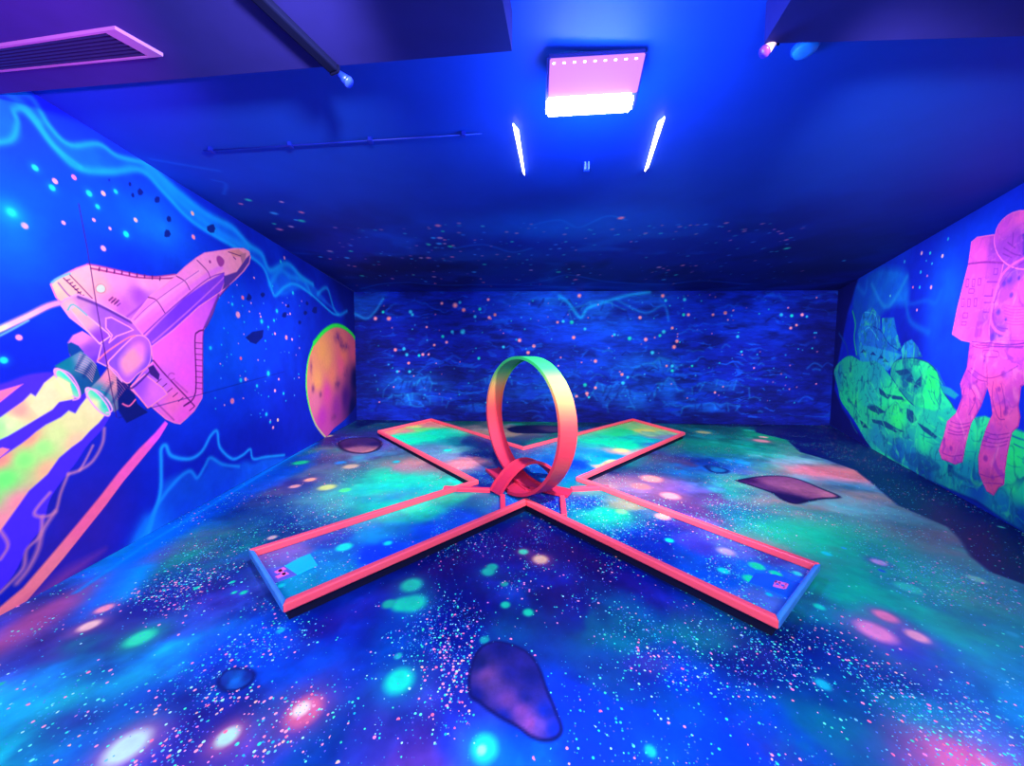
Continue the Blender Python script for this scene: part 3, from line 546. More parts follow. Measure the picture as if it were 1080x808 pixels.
    for (x, y, r, h) in [(972, 267, 2, '#ffb0e0'), (981, 267, 1.7, '#20d0f0'), (994, 270, 2, '#ffc0d8'), (1000, 252, 1.7, '#20a0f0'), (954, 276, 1.8, '#30a0ff'), (983, 278, 1.3, '#30b8ff'), (971, 287, 1.8, '#20b0ff'), (978, 291, 1.2, '#ff80d0'), (963, 303, 1.4, '#ff70b0'), (970, 303, 1.6, '#20c0f0'), (982, 303, 2, '#ffa0c8'), (967, 327, 1.5, '#ff90d0'), (939, 312, 1.3, '#60e0e0'), (977, 275, 1, '#30b8ff')]:
        c.dot(x, y, r, h)
    return c
def E_ctrl(f, L):
    return [(*f((x, y))[0], h) for x, y, h in L]
cR = build_right()
M_right = painted('right_wall_mural_paint', fine=.10, fscale=5)
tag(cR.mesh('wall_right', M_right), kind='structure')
tag(cR.mesh('moon_landscape_painting', M_fig, lab=1, off=.002), 'glowing green and blue moon rocks and ground painted on right wall', 'wall painting')
tag(cR.mesh('astronaut_painting', M_fig, lab=2, off=.003), 'pink astronaut with a backpack painted standing on the green moon, right wall', 'wall painting')

# ================================================================== BACK WALL
def build_back():
    W = np.hypot(*(CR - CL)); ss = np.linspace(0, W, 760); ts = np.linspace(0, HCEIL, 240); S, T = np.meshgrid(ss, ts, indexing='ij')
    c = Canvas((CL[0], CL[1], 0), (BD[0], BD[1], 0), (0, 0, 1), S, T, '#0418a4')
    al = np.arange(c.S.size); x, y = c.S, c.T
    n = fbm(x * 1.0, y * 1.6, 5, 21); c.blend(al, np.clip((n - .42) * 3, 0, .8), hexc('#0430d8'))
    n = fbm(x * 1.6, y * 5.5, 5, 22); c.blend(al, np.clip((n - .47) * 5, 0, .85), hexc('#030b64'))
    wx = x + .35 * fbm(x * 3, y * 3, 3, 5); wy = y + .25 * fbm(x * 3 + 7, y * 3, 3, 6)
    r = ridge(wx * 1.5, wy * 5.2, 4, 23); c.blend(al, np.clip((r - .56) * 4.5, 0, .65), hexc('#0a58e8'))
    r = ridge(wx * 2.6, wy * 9, 3, 27); c.blend(al, np.clip((r - .5) * 3, 0, .6) * (y < 1.5), hexc('#030c60'))
    def cloud(px_, py_, a, b, h, al_, seed): c.stain(px_, py_, a, b, h, al_, noise=.9, sc=4, seed=seed)
    for k, v in enumerate([(600, 316, 1.3, .3, '#0a70f8', .6), (560, 325, .8, .3, '#0a50f0', .6), (650, 345, .9, .25, '#0a80f8', .5), (690, 315, .5, .15, '#1088f8', .5), (610, 350, 1.4, .5, '#0440f0', .5), (640, 385, 1.2, .4, '#0444e8', .45), (680, 385, .8, .3, '#0a70e8', .4), (430, 405, 1.0, .3, '#0858c8', .6), (690, 420, 1.2, .3, '#0858d8', .45), (560, 410, 1.0, .35, '#0860d8', .45), (760, 330, 1.4, .4, '#0430d8', .5), (870, 370, .8, 1.4, '#030a6c', .9), (380, 380, .6, 1.4, '#030a6c', .8), (600, 446, 6, .25, '#030866', .8), (480, 360, 1.2, .5, '#041090', .5), (450, 325, .8, .3, '#0428c0', .5)]):
        cloud(*v, 40 + k)
    # craggy outlines
    def crag(x0, x1, yb, h, n, col='#1490e8', a=.6, w=1.6):
        P = []
        for i in range(n + 1):
            t = i / n; P.append((x0 + (x1 - x0) * t, yb - h * math.sin(math.pi * t) * .6 - random.uniform(0, h * .5)))
        c.poly(P + [(x1, yb + 3), (x0, yb + 3)], [(x0, yb - h, '#0a58d8'), (x1, yb, '#041488'), (x0, yb + 2, '#03107c'), ((x0 + x1) / 2, yb - h * .6, '#0c60e0')], a=.55, soft=1.6, noise=.6)
        c.glowline(P, w * .8, col, a * .5, sm=False)
        for k in range(n):
            q = random.choice(P); c.glowline([q, (q[0] + random.uniform(-6, 6), q[1] + random.uniform(4, 10))], 1, random.choice([col, '#030c6c', '#030c6c']), .35, sm=False)
    for (x0, x1, yb, h, m) in [(405, 440, 412, 14, 7), (435, 460, 410, 14, 6), (400, 480, 425, 8, 12), (500, 545, 405, 10, 8), (620, 665, 425, 26, 9), (640, 700, 430, 20, 10), (690, 720, 420, 20, 6), (560, 620, 425, 12, 9), (730, 790, 410, 10, 9), (670, 720, 390, 12, 8), (600, 660, 330, 12, 8), (560, 600, 320, 8, 6), (410, 450, 420, 6, 8), (720, 780, 432, 8, 9), (480, 530, 432, 8, 8)]:
        crag(x0, x1, yb, h, m, random.choice(['#1070d8', '#1488e8', '#1a98e8']), random.uniform(.4, .75), random.uniform(1, 1.8))
    c.glowline([(590, 312), (600, 320), (612, 335), (620, 325), (640, 318), (660, 312), (685, 308)], 2, '#10a8ff', .7); c.glowline([(650, 316), (680, 330), (700, 322), (705, 338)], 1.6, '#1088f8', .5)
    for k in range(130):
        px_, py_ = random.uniform(390, 870), random.gauss(405, 28)
        if 312 < py_ < 442:
            L_ = random.uniform(3, 16); s_ = random.uniform(-.35, .35)
            c.glowline([(px_, py_), (px_ + L_ * .5, py_ + L_ * s_ - 1.2), (px_ + L_, py_ + L_ * s_ * .5)], random.uniform(.6, 1.2), random.choice(['#0a50d8', '#1070d8', '#030a60', '#030a60']), random.uniform(.25, .6))
    # smoke tongue coming round from the left wall
    c.poly([(366, 308), (380, 312), (405, 308), (408, 312), (400, 320), (390, 335), (376, 336), (366, 334)], '#0a60d8', a=.45, soft=4, sm=True)
    c.glowline([(363, 332), (372, 330), (386, 336), (396, 328), (404, 315)], 1.6, '#1c90f0', .6)
    stars = [(396, 336, 2), (410, 336, 2.2), (433, 329, 2), (435, 332, 1.6), (404, 329, 1.5), (466, 320, 1.6), (480, 322, 2.6), (489, 327, 2), (485, 319, 1.6), (501, 334, 1.6), (506, 326, 1.6), (515, 316, 1.5), (516, 335, 1.7), (522, 332, 1.6), (488, 350, 2.6), (477, 350, 1.7), (467, 355, 1.6), (471, 361, 1.5), (458, 364, 1.4), (417, 369, 1.8), (426, 368, 1.8), (429, 374, 1.8), (442, 375, 1.4), (446, 374, 1.6), (452, 374, 1.2), (431, 383, 1.5), (419, 392, 1.5), (432, 392, 1.6), (505, 378, 1.5), (548, 359, 2), (563, 365, 1.8), (557, 372, 1.9), (531, 366, 1.5), (594, 339, 1.6), (603, 340, 2), (611, 312, 2), (588, 340, 1.4), (605, 356, 1.9), (617, 347, 1.5), (648, 353, 1.5), (664, 357, 2), (675, 335, 1.8), (681, 358, 1.9), (699, 312, 1.9), (702, 317, 1.5), (700, 350, 2), (696, 354, 1.5), (709, 346, 1.5), (714, 360, 1.8), (711, 366, 2), (688, 372, 2), (722, 316, 1.8), (721, 332, 1.6), (726, 332, 1.7), (752, 332, 1.4), (765, 330, 1.8), (778, 355, 1.6), (709, 386, 1.6), (709, 391, 1.5), (703, 386, 1.2), (628, 381, 1.8), (656, 395, 1.7), (657, 404, 1.8), (662, 398, 1.4), (617, 406, 1.9), (619, 415, 1.8), (608, 418, 1.5), (628, 409, 1.5), (621, 419, 1.3), (824, 332, 1.8), (835, 333, 1.7), (846, 332, 1.7), (834, 346, 1.5), (840, 343, 1.3), (851, 334, 1.2), (782, 371, 1.3), (730, 386, 1.2), (754, 414, 1.2), (450, 345, 1.2)]
    for i, (px_, py_, r_) in enumerate(stars):
        c.dot(px_, py_, r_ * .95, ['#ff90b0', '#10d8d0', '#28b8f0', '#ff88a0'][(i * 7 + i // 3) % 4], soft=.9)
    for _ in range(220):
        c.dot(random.uniform(395, 865), random.uniform(310, 425), random.uniform(.5, 1.0), random.choice(['#ff80b0', '#18c0e0', '#30a0f0']), a=random.uniform(.3, .9), soft=.9)
    return c
cB = build_back()
tag(cB.mesh('wall_back', painted('back_wall_rock_paint', fine=.35, fscale=3.2, aniso=(1, 1, 4.5), bump=.6)), kind='structure')

# ================================================================== CEILING
def quad_canvas(z, ys, n, base, flip=False):
    uu = np.linspace(0, 1, n); X = np.zeros((len(ys), n)); Y = np.zeros_like(X)
    Ymax = ys[-1]
    for i, y in enumerate(ys):
        x0, x1 = lx(y), rx(y); X[i] = x0 + (x1 - x0) * uu
        Y[i] = y + (by(X[i]) - by(0)) * max(0, (y - YR) / (Ymax - YR)) ** 3
    return Canvas((0, 0, z), (1, 0, 0), (0, 1, 0), X, Y, base)
def build_ceiling():
    ys = np.concatenate([np.arange(YR, 1.5, .1), axis_steps(1.5, by(0), lambda y: max(.012, .0011 * y * y))])
    c = quad_canvas(HCEIL, ys, 620, '#043ab8'); al = np.arange(c.S.size)
    # painted clouds fade in over the far half
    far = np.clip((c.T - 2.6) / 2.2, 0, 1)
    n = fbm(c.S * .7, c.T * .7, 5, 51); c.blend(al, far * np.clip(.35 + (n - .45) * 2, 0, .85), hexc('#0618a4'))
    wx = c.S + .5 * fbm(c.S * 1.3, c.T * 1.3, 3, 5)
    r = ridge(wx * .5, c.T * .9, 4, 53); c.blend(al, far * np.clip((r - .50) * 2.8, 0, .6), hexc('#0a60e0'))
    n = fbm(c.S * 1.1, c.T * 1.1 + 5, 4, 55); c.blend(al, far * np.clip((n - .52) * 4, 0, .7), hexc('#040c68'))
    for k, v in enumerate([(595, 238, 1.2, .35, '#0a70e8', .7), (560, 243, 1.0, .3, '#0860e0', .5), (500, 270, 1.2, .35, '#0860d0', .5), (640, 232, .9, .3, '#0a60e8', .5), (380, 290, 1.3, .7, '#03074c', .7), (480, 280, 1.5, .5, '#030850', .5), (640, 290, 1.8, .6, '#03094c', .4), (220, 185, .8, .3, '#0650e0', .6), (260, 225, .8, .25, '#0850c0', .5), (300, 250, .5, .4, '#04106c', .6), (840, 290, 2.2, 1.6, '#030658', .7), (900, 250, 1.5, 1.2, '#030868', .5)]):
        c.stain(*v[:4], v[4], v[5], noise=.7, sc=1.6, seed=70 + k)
    for P, w, a in [([(380, 305), (400, 300), (430, 298), (470, 301), (520, 300), (600, 303)], 1.6, .6), ([(480, 262), (510, 258), (540, 266), (560, 262)], 2.2, .5), ([(560, 238), (590, 232), (610, 240), (640, 228), (660, 232)], 2, .6), ([(545, 300), (575, 296), (600, 290), (640, 297), (700, 300), (740, 296), (790, 300)], 1.8, .45), ([(225, 190), (238, 194), (236, 205)], 2, .5), ([(160, 168), (200, 175), (230, 180)], 3, .5)]:
        c.glowline(P, w, '#0c78e8', a)
    pts = [(254, 215), (262, 211), (289, 225), (297, 213), (318, 224), (318, 233), (312, 232), (307, 239), (295, 242), (289, 236), (338, 271), (348, 265), (348, 273), (370, 265), (366, 272), (368, 280), (374, 281), (382, 291), (401, 291), (414, 294), (462, 238), (467, 244), (457, 251), (464, 251), (469, 253), (452, 258), (463, 257), (469, 257), (477, 271), (475, 260), (434, 273), (444, 272), (452, 272), (436, 290), (449, 297), (458, 292), (459, 299), (511, 279), (500, 287), (507, 294), (510, 298), (589, 287), (600, 284), (610, 290), (607, 295), (598, 292), (604, 299), (695, 282), (705, 285), (713, 290), (700, 295), (711, 299), (720, 280), (830, 262), (890, 275), (560, 285), (655, 230), (540, 255)]
    for i, (x, y) in enumerate(pts):
        q = c.px(x, y); c.dot(x, y, 1, ['#ff80b0', '#30e0c0', '#40b8ff', '#e0a0d0'][i % 4], soft=.9, world=.014 + .007 * (i % 3) + .0015 * q[1])
    for _ in range(260):
        c.dot(random.uniform(350, 860), random.uniform(235, 303), 1, random.choice(['#ff90c0', '#40c8e0', '#50a0ff']), a=random.uniform(.3, .8), soft=.9, world=random.uniform(.012, .026))
    return c
cC = build_ceiling()
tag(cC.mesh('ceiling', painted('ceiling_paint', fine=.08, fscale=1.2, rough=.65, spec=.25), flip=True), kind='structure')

# ================================================================== FLOOR
FC = [(0, 700, '#3a50c0'), (-60, 780, '#0a80e0'), (0, 760, '#0a8ee4'), (60, 750, '#0a96e4'), (130, 715, '#0a80d8'), (60, 705, '#1a68b8'), (60, 680, '#4a40a0'), (110, 670, '#3a3a98'), (90, 640, '#241c80'), (200, 650, '#2a48a8'), (250, 635, '#3040a0'), (180, 620, '#1a2088'), (180, 690, '#0a78c0'), (200, 600, '#0c1c80'), (150, 590, '#0a50d0'), (230, 560, '#0830a0'), (200, 560, '#0848c0'), (270, 540, '#0c3090'), (300, 520, '#1c3088'), (340, 540, '#4a68a0'), (380, 530, '#2a98a0'), (430, 515, '#20a8a8'), (330, 505, '#505898'), (400, 487, '#1c6890'), (440, 490, '#9a6898'), (350, 487, '#203a80'), (400, 500, '#28a8a8'), (300, 500, '#104aa0'), (350, 470, '#08186c'), (250, 600, '#141c78'), (300, 690, '#0a58f0'), (230, 705, '#0a50e4'), (180, 740, '#0a50a8'), (220, 770, '#4a30a0'), (330, 735, '#3a48d0'), (280, 790, '#7a3cb0'), (330, 790, '#1c50b0'), (400, 770, '#5044c0'), (430, 740, '#3a40b0'), (420, 680, '#0a68dc'), (380, 660, '#0a3cd0'), (450, 790, '#5a3cb0'), (340, 660, '#0624a4'),
      (450, 600, '#050e70'), (550, 570, '#040c64'), (500, 640, '#0a1878'), (520, 620, '#0c2c7c'), (480, 660, '#0a1c88'), (600, 650, '#082080'), (650, 665, '#0a6a98'), (620, 660, '#0c5088'), (700, 620, '#050e68'), (650, 600, '#040c60'), (640, 700, '#1850b0'), (620, 750, '#0640f8'), (650, 780, '#0640f8'), (580, 790, '#0640f0'), (500, 760, '#2c38c0'), (750, 790, '#0638f4'), (720, 720, '#0830d0'), (690, 700, '#1c2ca0'), (780, 690, '#061074'), (750, 660, '#084080'), (800, 750, '#0a40d0'), (850, 690, '#060a68'), (900, 690, '#0a1480'), (880, 730, '#081c88'), (950, 690, '#2c2c9c'), (1000, 710, '#1c50b8'), (1050, 700, '#1c70d0'), (1070, 740, '#1880e0'), (1030, 760, '#4068cc'), (1000, 790, '#a04cc0'), (1010, 808, '#c858c0'), (960, 745, '#1c70b8'), (900, 775, '#103c98'), (850, 760, '#0c5098'), (830, 800, '#0a38d8'), (1075, 800, '#4868d8'), (950, 780, '#382c98'),
      (900, 640, '#0a1c88'), (920, 650, '#3c2c98'), (950, 600, '#3060a0'), (880, 605, '#0a4c90'), (850, 560, '#0a7890'), (1000, 610, '#2c70a0'), (1060, 650, '#18689c'), (1000, 650, '#0c3c90'), (920, 550, '#2c88a8'), (960, 565, '#4090a4'), (1000, 580, '#38a0a8'), (800, 540, '#0a5088'), (760, 525, '#382c80'), (740, 540, '#502c80'), (700, 520, '#48307c'), (660, 505, '#40306c'), (730, 498, '#1850b0'), (745, 492, '#0a58d8'), (790, 505, '#0a98b0'), (780, 520, '#0a88a0'), (700, 485, '#3c3074'), (760, 475, '#186878'), (800, 475, '#287888'), (850, 490, '#5c7498'), (880, 500, '#a8648c'), (820, 460, '#10806c'), (840, 475, '#3c7080'), (740, 455, '#104c60'), (780, 462, '#105460'), (900, 520, '#0c4c80'), (870, 540, '#0c6c88'), (930, 600, '#402c88'),
      (600, 455, '#0a685c'), (550, 460, '#404878'), (590, 470, '#188878'), (430, 446, '#0a3c60'), (470, 443, '#085058'), (520, 455, '#9a8088'), (500, 470, '#1c3c78'), (560, 490, '#38508c'), (400, 460, '#302c80'), (640, 450, '#082c60'), (570, 448, '#0c6058'), (1080, 690, '#1860b8'), (780, 600, '#0c5c88'), (540, 640, '#0a3480'), (560, 630, '#0c2070')]
def build_floor():
    ys = np.concatenate([np.arange(YR, .75, .08), axis_steps(.75, by(0), lambda y: max(.0075, .0012 * y * y))])
    c = quad_canvas(0, ys, 1000, '#06106c'); al = np.nonzero(c.T > .3)[0]
    # galaxy print: control colours, domain-warped
    S0, T0 = c.S.copy(), c.T.copy()
    amp = .10 * np.clip(c.T, .8, 6)
    c.S = S0 + amp * (fbm(S0 * 2.2, T0 * 2.2, 4, 61) - .5) * 2; c.T = T0 + amp * (fbm(S0 * 2.2 + 30, T0 * 2.2, 4, 62) - .5) * 2
    c.col[al] = c.idw(al, FC, p=4.0)
    c.S, c.T = S0, T0
    # feather of dark between the clouds, brighter wisps
    n = fbm(c.S * 1.6, c.T * 1.6, 6, 63); c.blend(np.arange(c.S.size), np.clip((n - .53) * 3.2, 0, .5), hexc('#04085c'))
    n = fbm(c.S * 2.0 + 4, c.T * 2.0, 6, 64); a_ = np.arange(c.S.size); k = np.clip((n - .52) * 3.0, 0, .42)[:, None]; c.col = np.clip(c.col * (1 + k * 1.1) + k * .05, 0, 1)
    n = fbm(c.S * 9, c.T * 9, 4, 65)[:, None]; c.col = np.clip(c.col * (.86 + .28 * n), 0, 1)
    for v in [(345, 535, .5, .35, '#8c9098', .7), (440, 488, .7, .3, '#c88898', .65), (400, 522, .6, .4, '#20b8a8', .7), (420, 505, .4, .3, '#28c0a8', .5), (360, 500, .4, .3, '#588898', .5), (880, 498, .9, .3, '#e07898', .75), (960, 560, .7, .35, '#50a8b0', .6), (850, 480, .7, .3, '#7890a0', .4), (730, 530, .6, .2, '#784c90', .5), (650, 505, .25, .2, '#9c5c88', .5), (1005, 805, .2, .12, '#f070b8', .8), (970, 700, .3, .08, '#5840a8', .5), (590, 480, 1.0, .3, '#189c90', .5), (520, 457, .8, .25, '#c89c90', .6), (790, 512, .4, .12, '#10d8c0', .6), (770, 505, .3, .2, '#10b8b8', .5), (680, 668, .25, .06, '#10688c', .5), (690, 700, .12, .05, '#6c48b0', .6), (820, 460, .8, .3, '#189c80', .6), (60, 760, .4, .12, '#10a8e8', .4)]:
        c.stain(*v[:4], v[4], v[5], noise=.6, sc=5, seed=int(v[0]))
    rs = random.Random(5)
    for k in range(85):
        x, y = rs.uniform(180, 1060), 452 + 190 * rs.random() ** 1.3
        if 300 < x < 800 and y > 560: continue
        h = rs.choice(['#18a890', '#18b8a0', '#a87090', '#b88890', '#1060c8', '#060c60', '#050a54', '#10c8a8', '#4c2c80'])
        r_ = rs.uniform(.12, .42); c.stain(x, y, r_ * 1.5, r_, h, rs.uniform(.3, .6), noise=.9, sc=6, seed=300 + k, ang=rs.uniform(-.4, .4))
    for k in range(40):
        x, y = rs.uniform(0, 1080), rs.uniform(620, 808)
        h = rs.choice(['#0c7890', '#0a50e0', '#050a60', '#050a54', '#4c2c98', '#0c6890', '#0838d8'])
        r_ = rs.uniform(.06, .2); c.stain(x, y, r_ * 1.5, r_, h, rs.uniform(.25, .5), noise=.9, sc=12, seed=400 + k, ang=rs.uniform(-.4, .4))
    # violet and blue glow at the left wall's foot, painted into the floor colour
    c.poly([(140, 575), (300, 487), (340, 475), (330, 490), (200, 560), (110, 640), (90, 640)], '#0a50e0', a=.6, soft=14)
    c.stain(20, 668, .12, .6, '#c05898', .8); c.stain(70, 632, .06, .4, '#a05098', .6)
    c.glowline([(100, 645), (145, 585), (200, 545), (260, 508), (330, 468)], 12, '#0a6cf0', .75)
    c.glowline([(80, 625), (150, 577), (300, 486), (376, 441)], 2, '#1080f0', .7, sm=False); c.glowline([(150, 600), (130, 630)], 12, '#0a88e8', .8)
    # navy margin
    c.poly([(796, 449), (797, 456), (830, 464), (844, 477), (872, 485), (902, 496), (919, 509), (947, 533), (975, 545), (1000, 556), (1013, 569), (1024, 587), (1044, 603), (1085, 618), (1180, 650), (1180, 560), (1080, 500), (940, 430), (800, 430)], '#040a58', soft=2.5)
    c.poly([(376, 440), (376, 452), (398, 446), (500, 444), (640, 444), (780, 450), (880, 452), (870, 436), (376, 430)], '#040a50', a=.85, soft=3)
    c.poly([(470, 545), (555, 528), (640, 560), (700, 600), (640, 620), (560, 600), (470, 610), (420, 600)], '#040a5c', a=.6, soft=25)
    mu = c.col.mean(1)[:, None]; c.col = np.clip((mu + (c.col - mu) * 1.2) * 1.04 * np.array([1.0, 1.06, .93]), 0, 1)
    g, pk, ht = '#10dcb0', '#ff90b8', '#e04890'
    D = [(134, 788, 23, '#c8ecec', '#ff78c0'), (240, 777, 12, '#bcf0e0', '#ff70a8'), (321, 750, 19, '#e468a0', '#a840a0'), (318, 748, 9, '#ffe8e0', None), (148, 673, 15, '#28e8b0', '#0cb890'), (94, 660, 11, '#ffc8c8', '#c060a0'), (110, 642, 9, '#ff98b8', '#a04898'), (436, 636, 13, g, '#0c90a8'), (424, 637, 11, g, None), (434, 617, 11, '#10c8a8', '#0c6898'), (410, 637, 7, '#10b8a0', None), (421, 718, 15, '#18f0d0', '#0c90c8'), (511, 789, 14, '#20f0d8', '#0c90d8'), (508, 791, 5, '#a0fff0', None), (515, 603, 7, '#10b8a0', '#084c80'), (519, 598, 6, '#10b8a0', None), (570, 590, 8, '#ffc8a0', '#c84878'), (552, 582, 5, '#50f0b0', '#a04878'), (533, 638, 5, '#10c8a0', None), (557, 646, 5.5, '#10d0a0', None), (532, 616, 4, '#10a898', None), (511, 675, 5, '#10a0a8', None), (686, 792, 6, '#18d8e0', '#0868f0'), (868, 722, 8, '#10b8d8', '#0c60a0'), (923, 666, 19, '#ff90d0', '#b050b8'), (934, 650, 12, '#ff88b8', '#a04cb0'), (967, 671, 12, '#ffa8c8', '#9050b8'), (958, 620, 14, '#28d8b8', '#1c80a8'), (927, 593, 8, '#d8b0e8', '#6050a8'), (1030, 611, 10, '#80dcb8', '#3c90a8'), (864, 640, 6, '#10e0c8', None), (1068, 669, 7, '#20a8c8', None), (872, 584, 5.5, '#10e0e8', None), (890, 578, 3, '#20b0e0', None), (317, 488, 8, '#10d088', '#105c80'), (370, 492, 8, '#d0b0a0', '#706890'), (359, 488, 6, '#1080e8', None), (327, 506, 6, '#f8a090', '#805890'), (345, 514, 9, '#b8c880', '#607c90'), (364, 517, 6, '#40d888', None), (311, 513, 6, '#d890a0', None), (287, 567, 5, '#e8b0b8', None), (687, 505, 11, '#e88c98', '#884878'), (676, 513, 10, '#b87088', None), (707, 523, 10, '#f090a8', '#804478'), (803, 465, 8, '#f098a8', '#906078'), (805, 461, 5, '#f0b0b0', None), (742, 456, 8, '#c8d088', '#208070'), (247, 625, 3, g, None), (257, 625, 4, g, None), (208, 620, 3.5, g, None), (245, 614, 3, g, None), (296, 665, 4.5, '#18c0e8', None), (346, 460, 5, '#c0a890', None), (418, 487, 4, '#10c0e0', None), (1056, 556, 4, '#40b0b0', None), (930, 602, 4, '#1870e0', None), (420, 692, 4, '#20c0c0', None), (0, 722, 5, '#18c8b0', None), (1040, 804, 10, '#f080c0', None)]
    for (x, y, r, h, hl) in D:
        c.dot(x, y, r / math.sqrt(1 + .6 * ((x - 540) / 363) ** 2), h, soft=.6, halo=hl, hr=2.5, ha=.85)
    # asteroids printed on the floor: big one in front
    def ast(P, ctrl, fig, rim='#080a5c'):
        c.poly(P, ctrl, soft=2, sm=True, fig=fig); c.line(P + P[:1], 3.4, rim, .85)
    ast([(502, 690), (512, 680), (526, 677), (545, 682), (558, 690), (568, 704), (576, 726), (586, 750), (592, 768), (587, 778), (574, 781), (560, 777), (545, 766), (522, 753), (506, 741), (496, 733), (495, 715), (498, 700)],
        [(505, 700, '#10186c'), (530, 685, '#0c1474'), (514, 712, '#6a3c90'), (520, 722, '#583a98'), (535, 738, '#6c3ca0'), (550, 750, '#7c40a8'), (560, 763, '#a050c0'), (568, 765, '#6a48c8'), (540, 710, '#1c1c88'), (560, 715, '#101880'), (575, 750, '#0a28c0'), (585, 770, '#0a2cd8'), (500, 735, '#0c1480'), (530, 758, '#0a1ca0'), (555, 735, '#1c2090')], 1)
    ast([(777, 507), (800, 503), (820, 502), (840, 505), (865, 515), (885, 524), (866, 526), (850, 529), (838, 531), (826, 527), (815, 520), (795, 513)],
        [(790, 507, '#300c50'), (815, 510, '#8c4c88'), (835, 514, '#985488'), (850, 520, '#88487c'), (875, 523, '#b06890'), (840, 527, '#14084c'), (825, 524, '#14084c'), (800, 512, '#50286c')], 2, '#0c0640')
    ast([(357, 467), (366, 463), (380, 462), (394, 462), (402, 467), (398, 474), (385, 478), (370, 477), (360, 473)],
        [(365, 470, '#30145c'), (380, 466, '#341c68'), (378, 474, '#a06088'), (392, 476, '#c07888'), (397, 468, '#1c1060'), (368, 476, '#b06888')], 3, '#0c0640')
    ast([(743, 492), (750, 491), (762, 494), (768, 497), (762, 499), (752, 498)], [(755, 495, '#0c6cc0'), (745, 493, '#082878')], 4, '#061c68')
    ast([(231, 716), (240, 707), (255, 705), (267, 709), (266, 718), (254, 727), (240, 729), (231, 724)], [(248, 718, '#0c70e0'), (235, 722, '#0834a0'), (262, 712, '#082c90')], 5, '#061470')
    ast([(536, 452), (552, 449), (580, 449), (600, 452), (590, 456), (560, 457), (542, 456)], [(550, 452, '#0a1048'), (580, 453, '#50406c'), (565, 455, '#14104c')], 6, '#080a44')
    # star speckle density
    q = fbm(c.S * 2.6, c.T * 2.6, 5, 90); b1 = np.clip((q - .38) * 1.6, .03, 1)
    def clus(px_, py_, r_, v):
        p = c.px(px_, py_); return v * np.exp(-(((c.S - p[0]) ** 2 + (c.T - p[1]) ** 2) / (r_ * r_)))
    d1 = b1 * .17; d2 = b1 * .12
    for (x, y, r, v) in [(560, 630, .35, .5), (500, 690, .25, .6), (460, 720, .2, .6), (230, 740, .25, .8), (300, 700, .2, .3), (170, 680, .3, .6), (230, 620, .4, .5), (900, 740, .3, .6), (830, 720, .25, .7), (680, 680, .3, .4), (640, 640, .4, .3), (940, 640, .3, .5), (1000, 740, .3, .5), (330, 560, .4, .5), (450, 480, .6, .5), (850, 560, .6, .5), (980, 600, .4, .7), (600, 800, .3, .1), (200, 600, .4, .6), (760, 790, .2, .3), (430, 650, .2, .4)]:
        d1 = d1 + clus(x, y, r, v * .6) * b1; d2 = d2 + clus(x, y, r, v * .5) * b1
    for (x, y, r, v) in [(500, 690, .15, .9), (470, 715, .12, .9), (240, 750, .2, 1.0), (540, 620, .2, .6), (880, 750, .2, .6), (190, 640, .3, .6), (920, 690, .15, .5), (480, 735, .08, .8), (820, 720, .2, .3), (280, 770, .15, .9), (700, 690, .15, .5)]:
        pass
    dp = b1 * .03
    for (x, y, r, v) in [(500, 690, .14, .7), (470, 715, .12, .8), (240, 760, .17, .9), (540, 620, .2, .6), (890, 760, .2, .4), (190, 640, .35, .5), (920, 690, .15, .4), (480, 740, .08, .7), (280, 770, .12, .8), (690, 700, .1, .5), (200, 770, .1, .7), (640, 610, .2, .2)]:
        dp = dp + clus(x, y, r, v * .8) * b1
    nav = np.ones(c.S.size)
    lum = c.col.sum(1)
    mask = np.where(c.lab > 0, 0, 1) * np.where((np.abs(c.col - hexc('#040a58')).sum(1) < .03) & (c.T > 2.3), 0, 1)
    c.density('speckle', d1 * mask); c.density('speckle_big', d2 * .5 * mask); c.density('speckle_pink', dp * mask)
    return c
CYP = ['#28e0d0', '#60f0e0', '#18b0e8', '#a8e8f0', '#30c8a8', '#ff90c0', '#60b8ff', '#40e8c0']
PKP = ['#ff80a8', '#ff98b8', '#ff6c98', '#ffb0a8', '#ff80c8']
cF = build_floor()
STARS = [(72, .30, 3.1, CYP, 'speckle'), (40, .21, 7.7, CYP, 'speckle_big'), (66, .36, 11.3, PKP, 'speckle_pink'), (120, .30, 17.3, ['#4878e8', '#30a0f0', '#38a8d0', '#6058e0'], 'speckle')]
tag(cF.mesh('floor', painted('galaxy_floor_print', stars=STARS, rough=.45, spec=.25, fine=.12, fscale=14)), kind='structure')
M_ast = painted('asteroid_floor_paint', fine=.25, fscale=18, rough=.5, spec=.25)
for lab, t in [(1, 'large dark violet asteroid printed on the floor nearest the camera'), (2, 'long dark asteroid with dusty pink top printed on floor right of the course'), (3, 'small dark asteroid printed on floor beside the planet painting'), (4, 'tiny blue ringed rock printed on floor behind the right lane'), (5, 'small blue ringed crater rock printed on the floor at lower left'), (6, 'dark flat asteroid printed on floor seen through the loop')]:
    tag(cF.mesh('asteroid_floor_print', M_ast, lab=lab, off=.0015), t, 'floor print', 'asteroids printed on the floor')

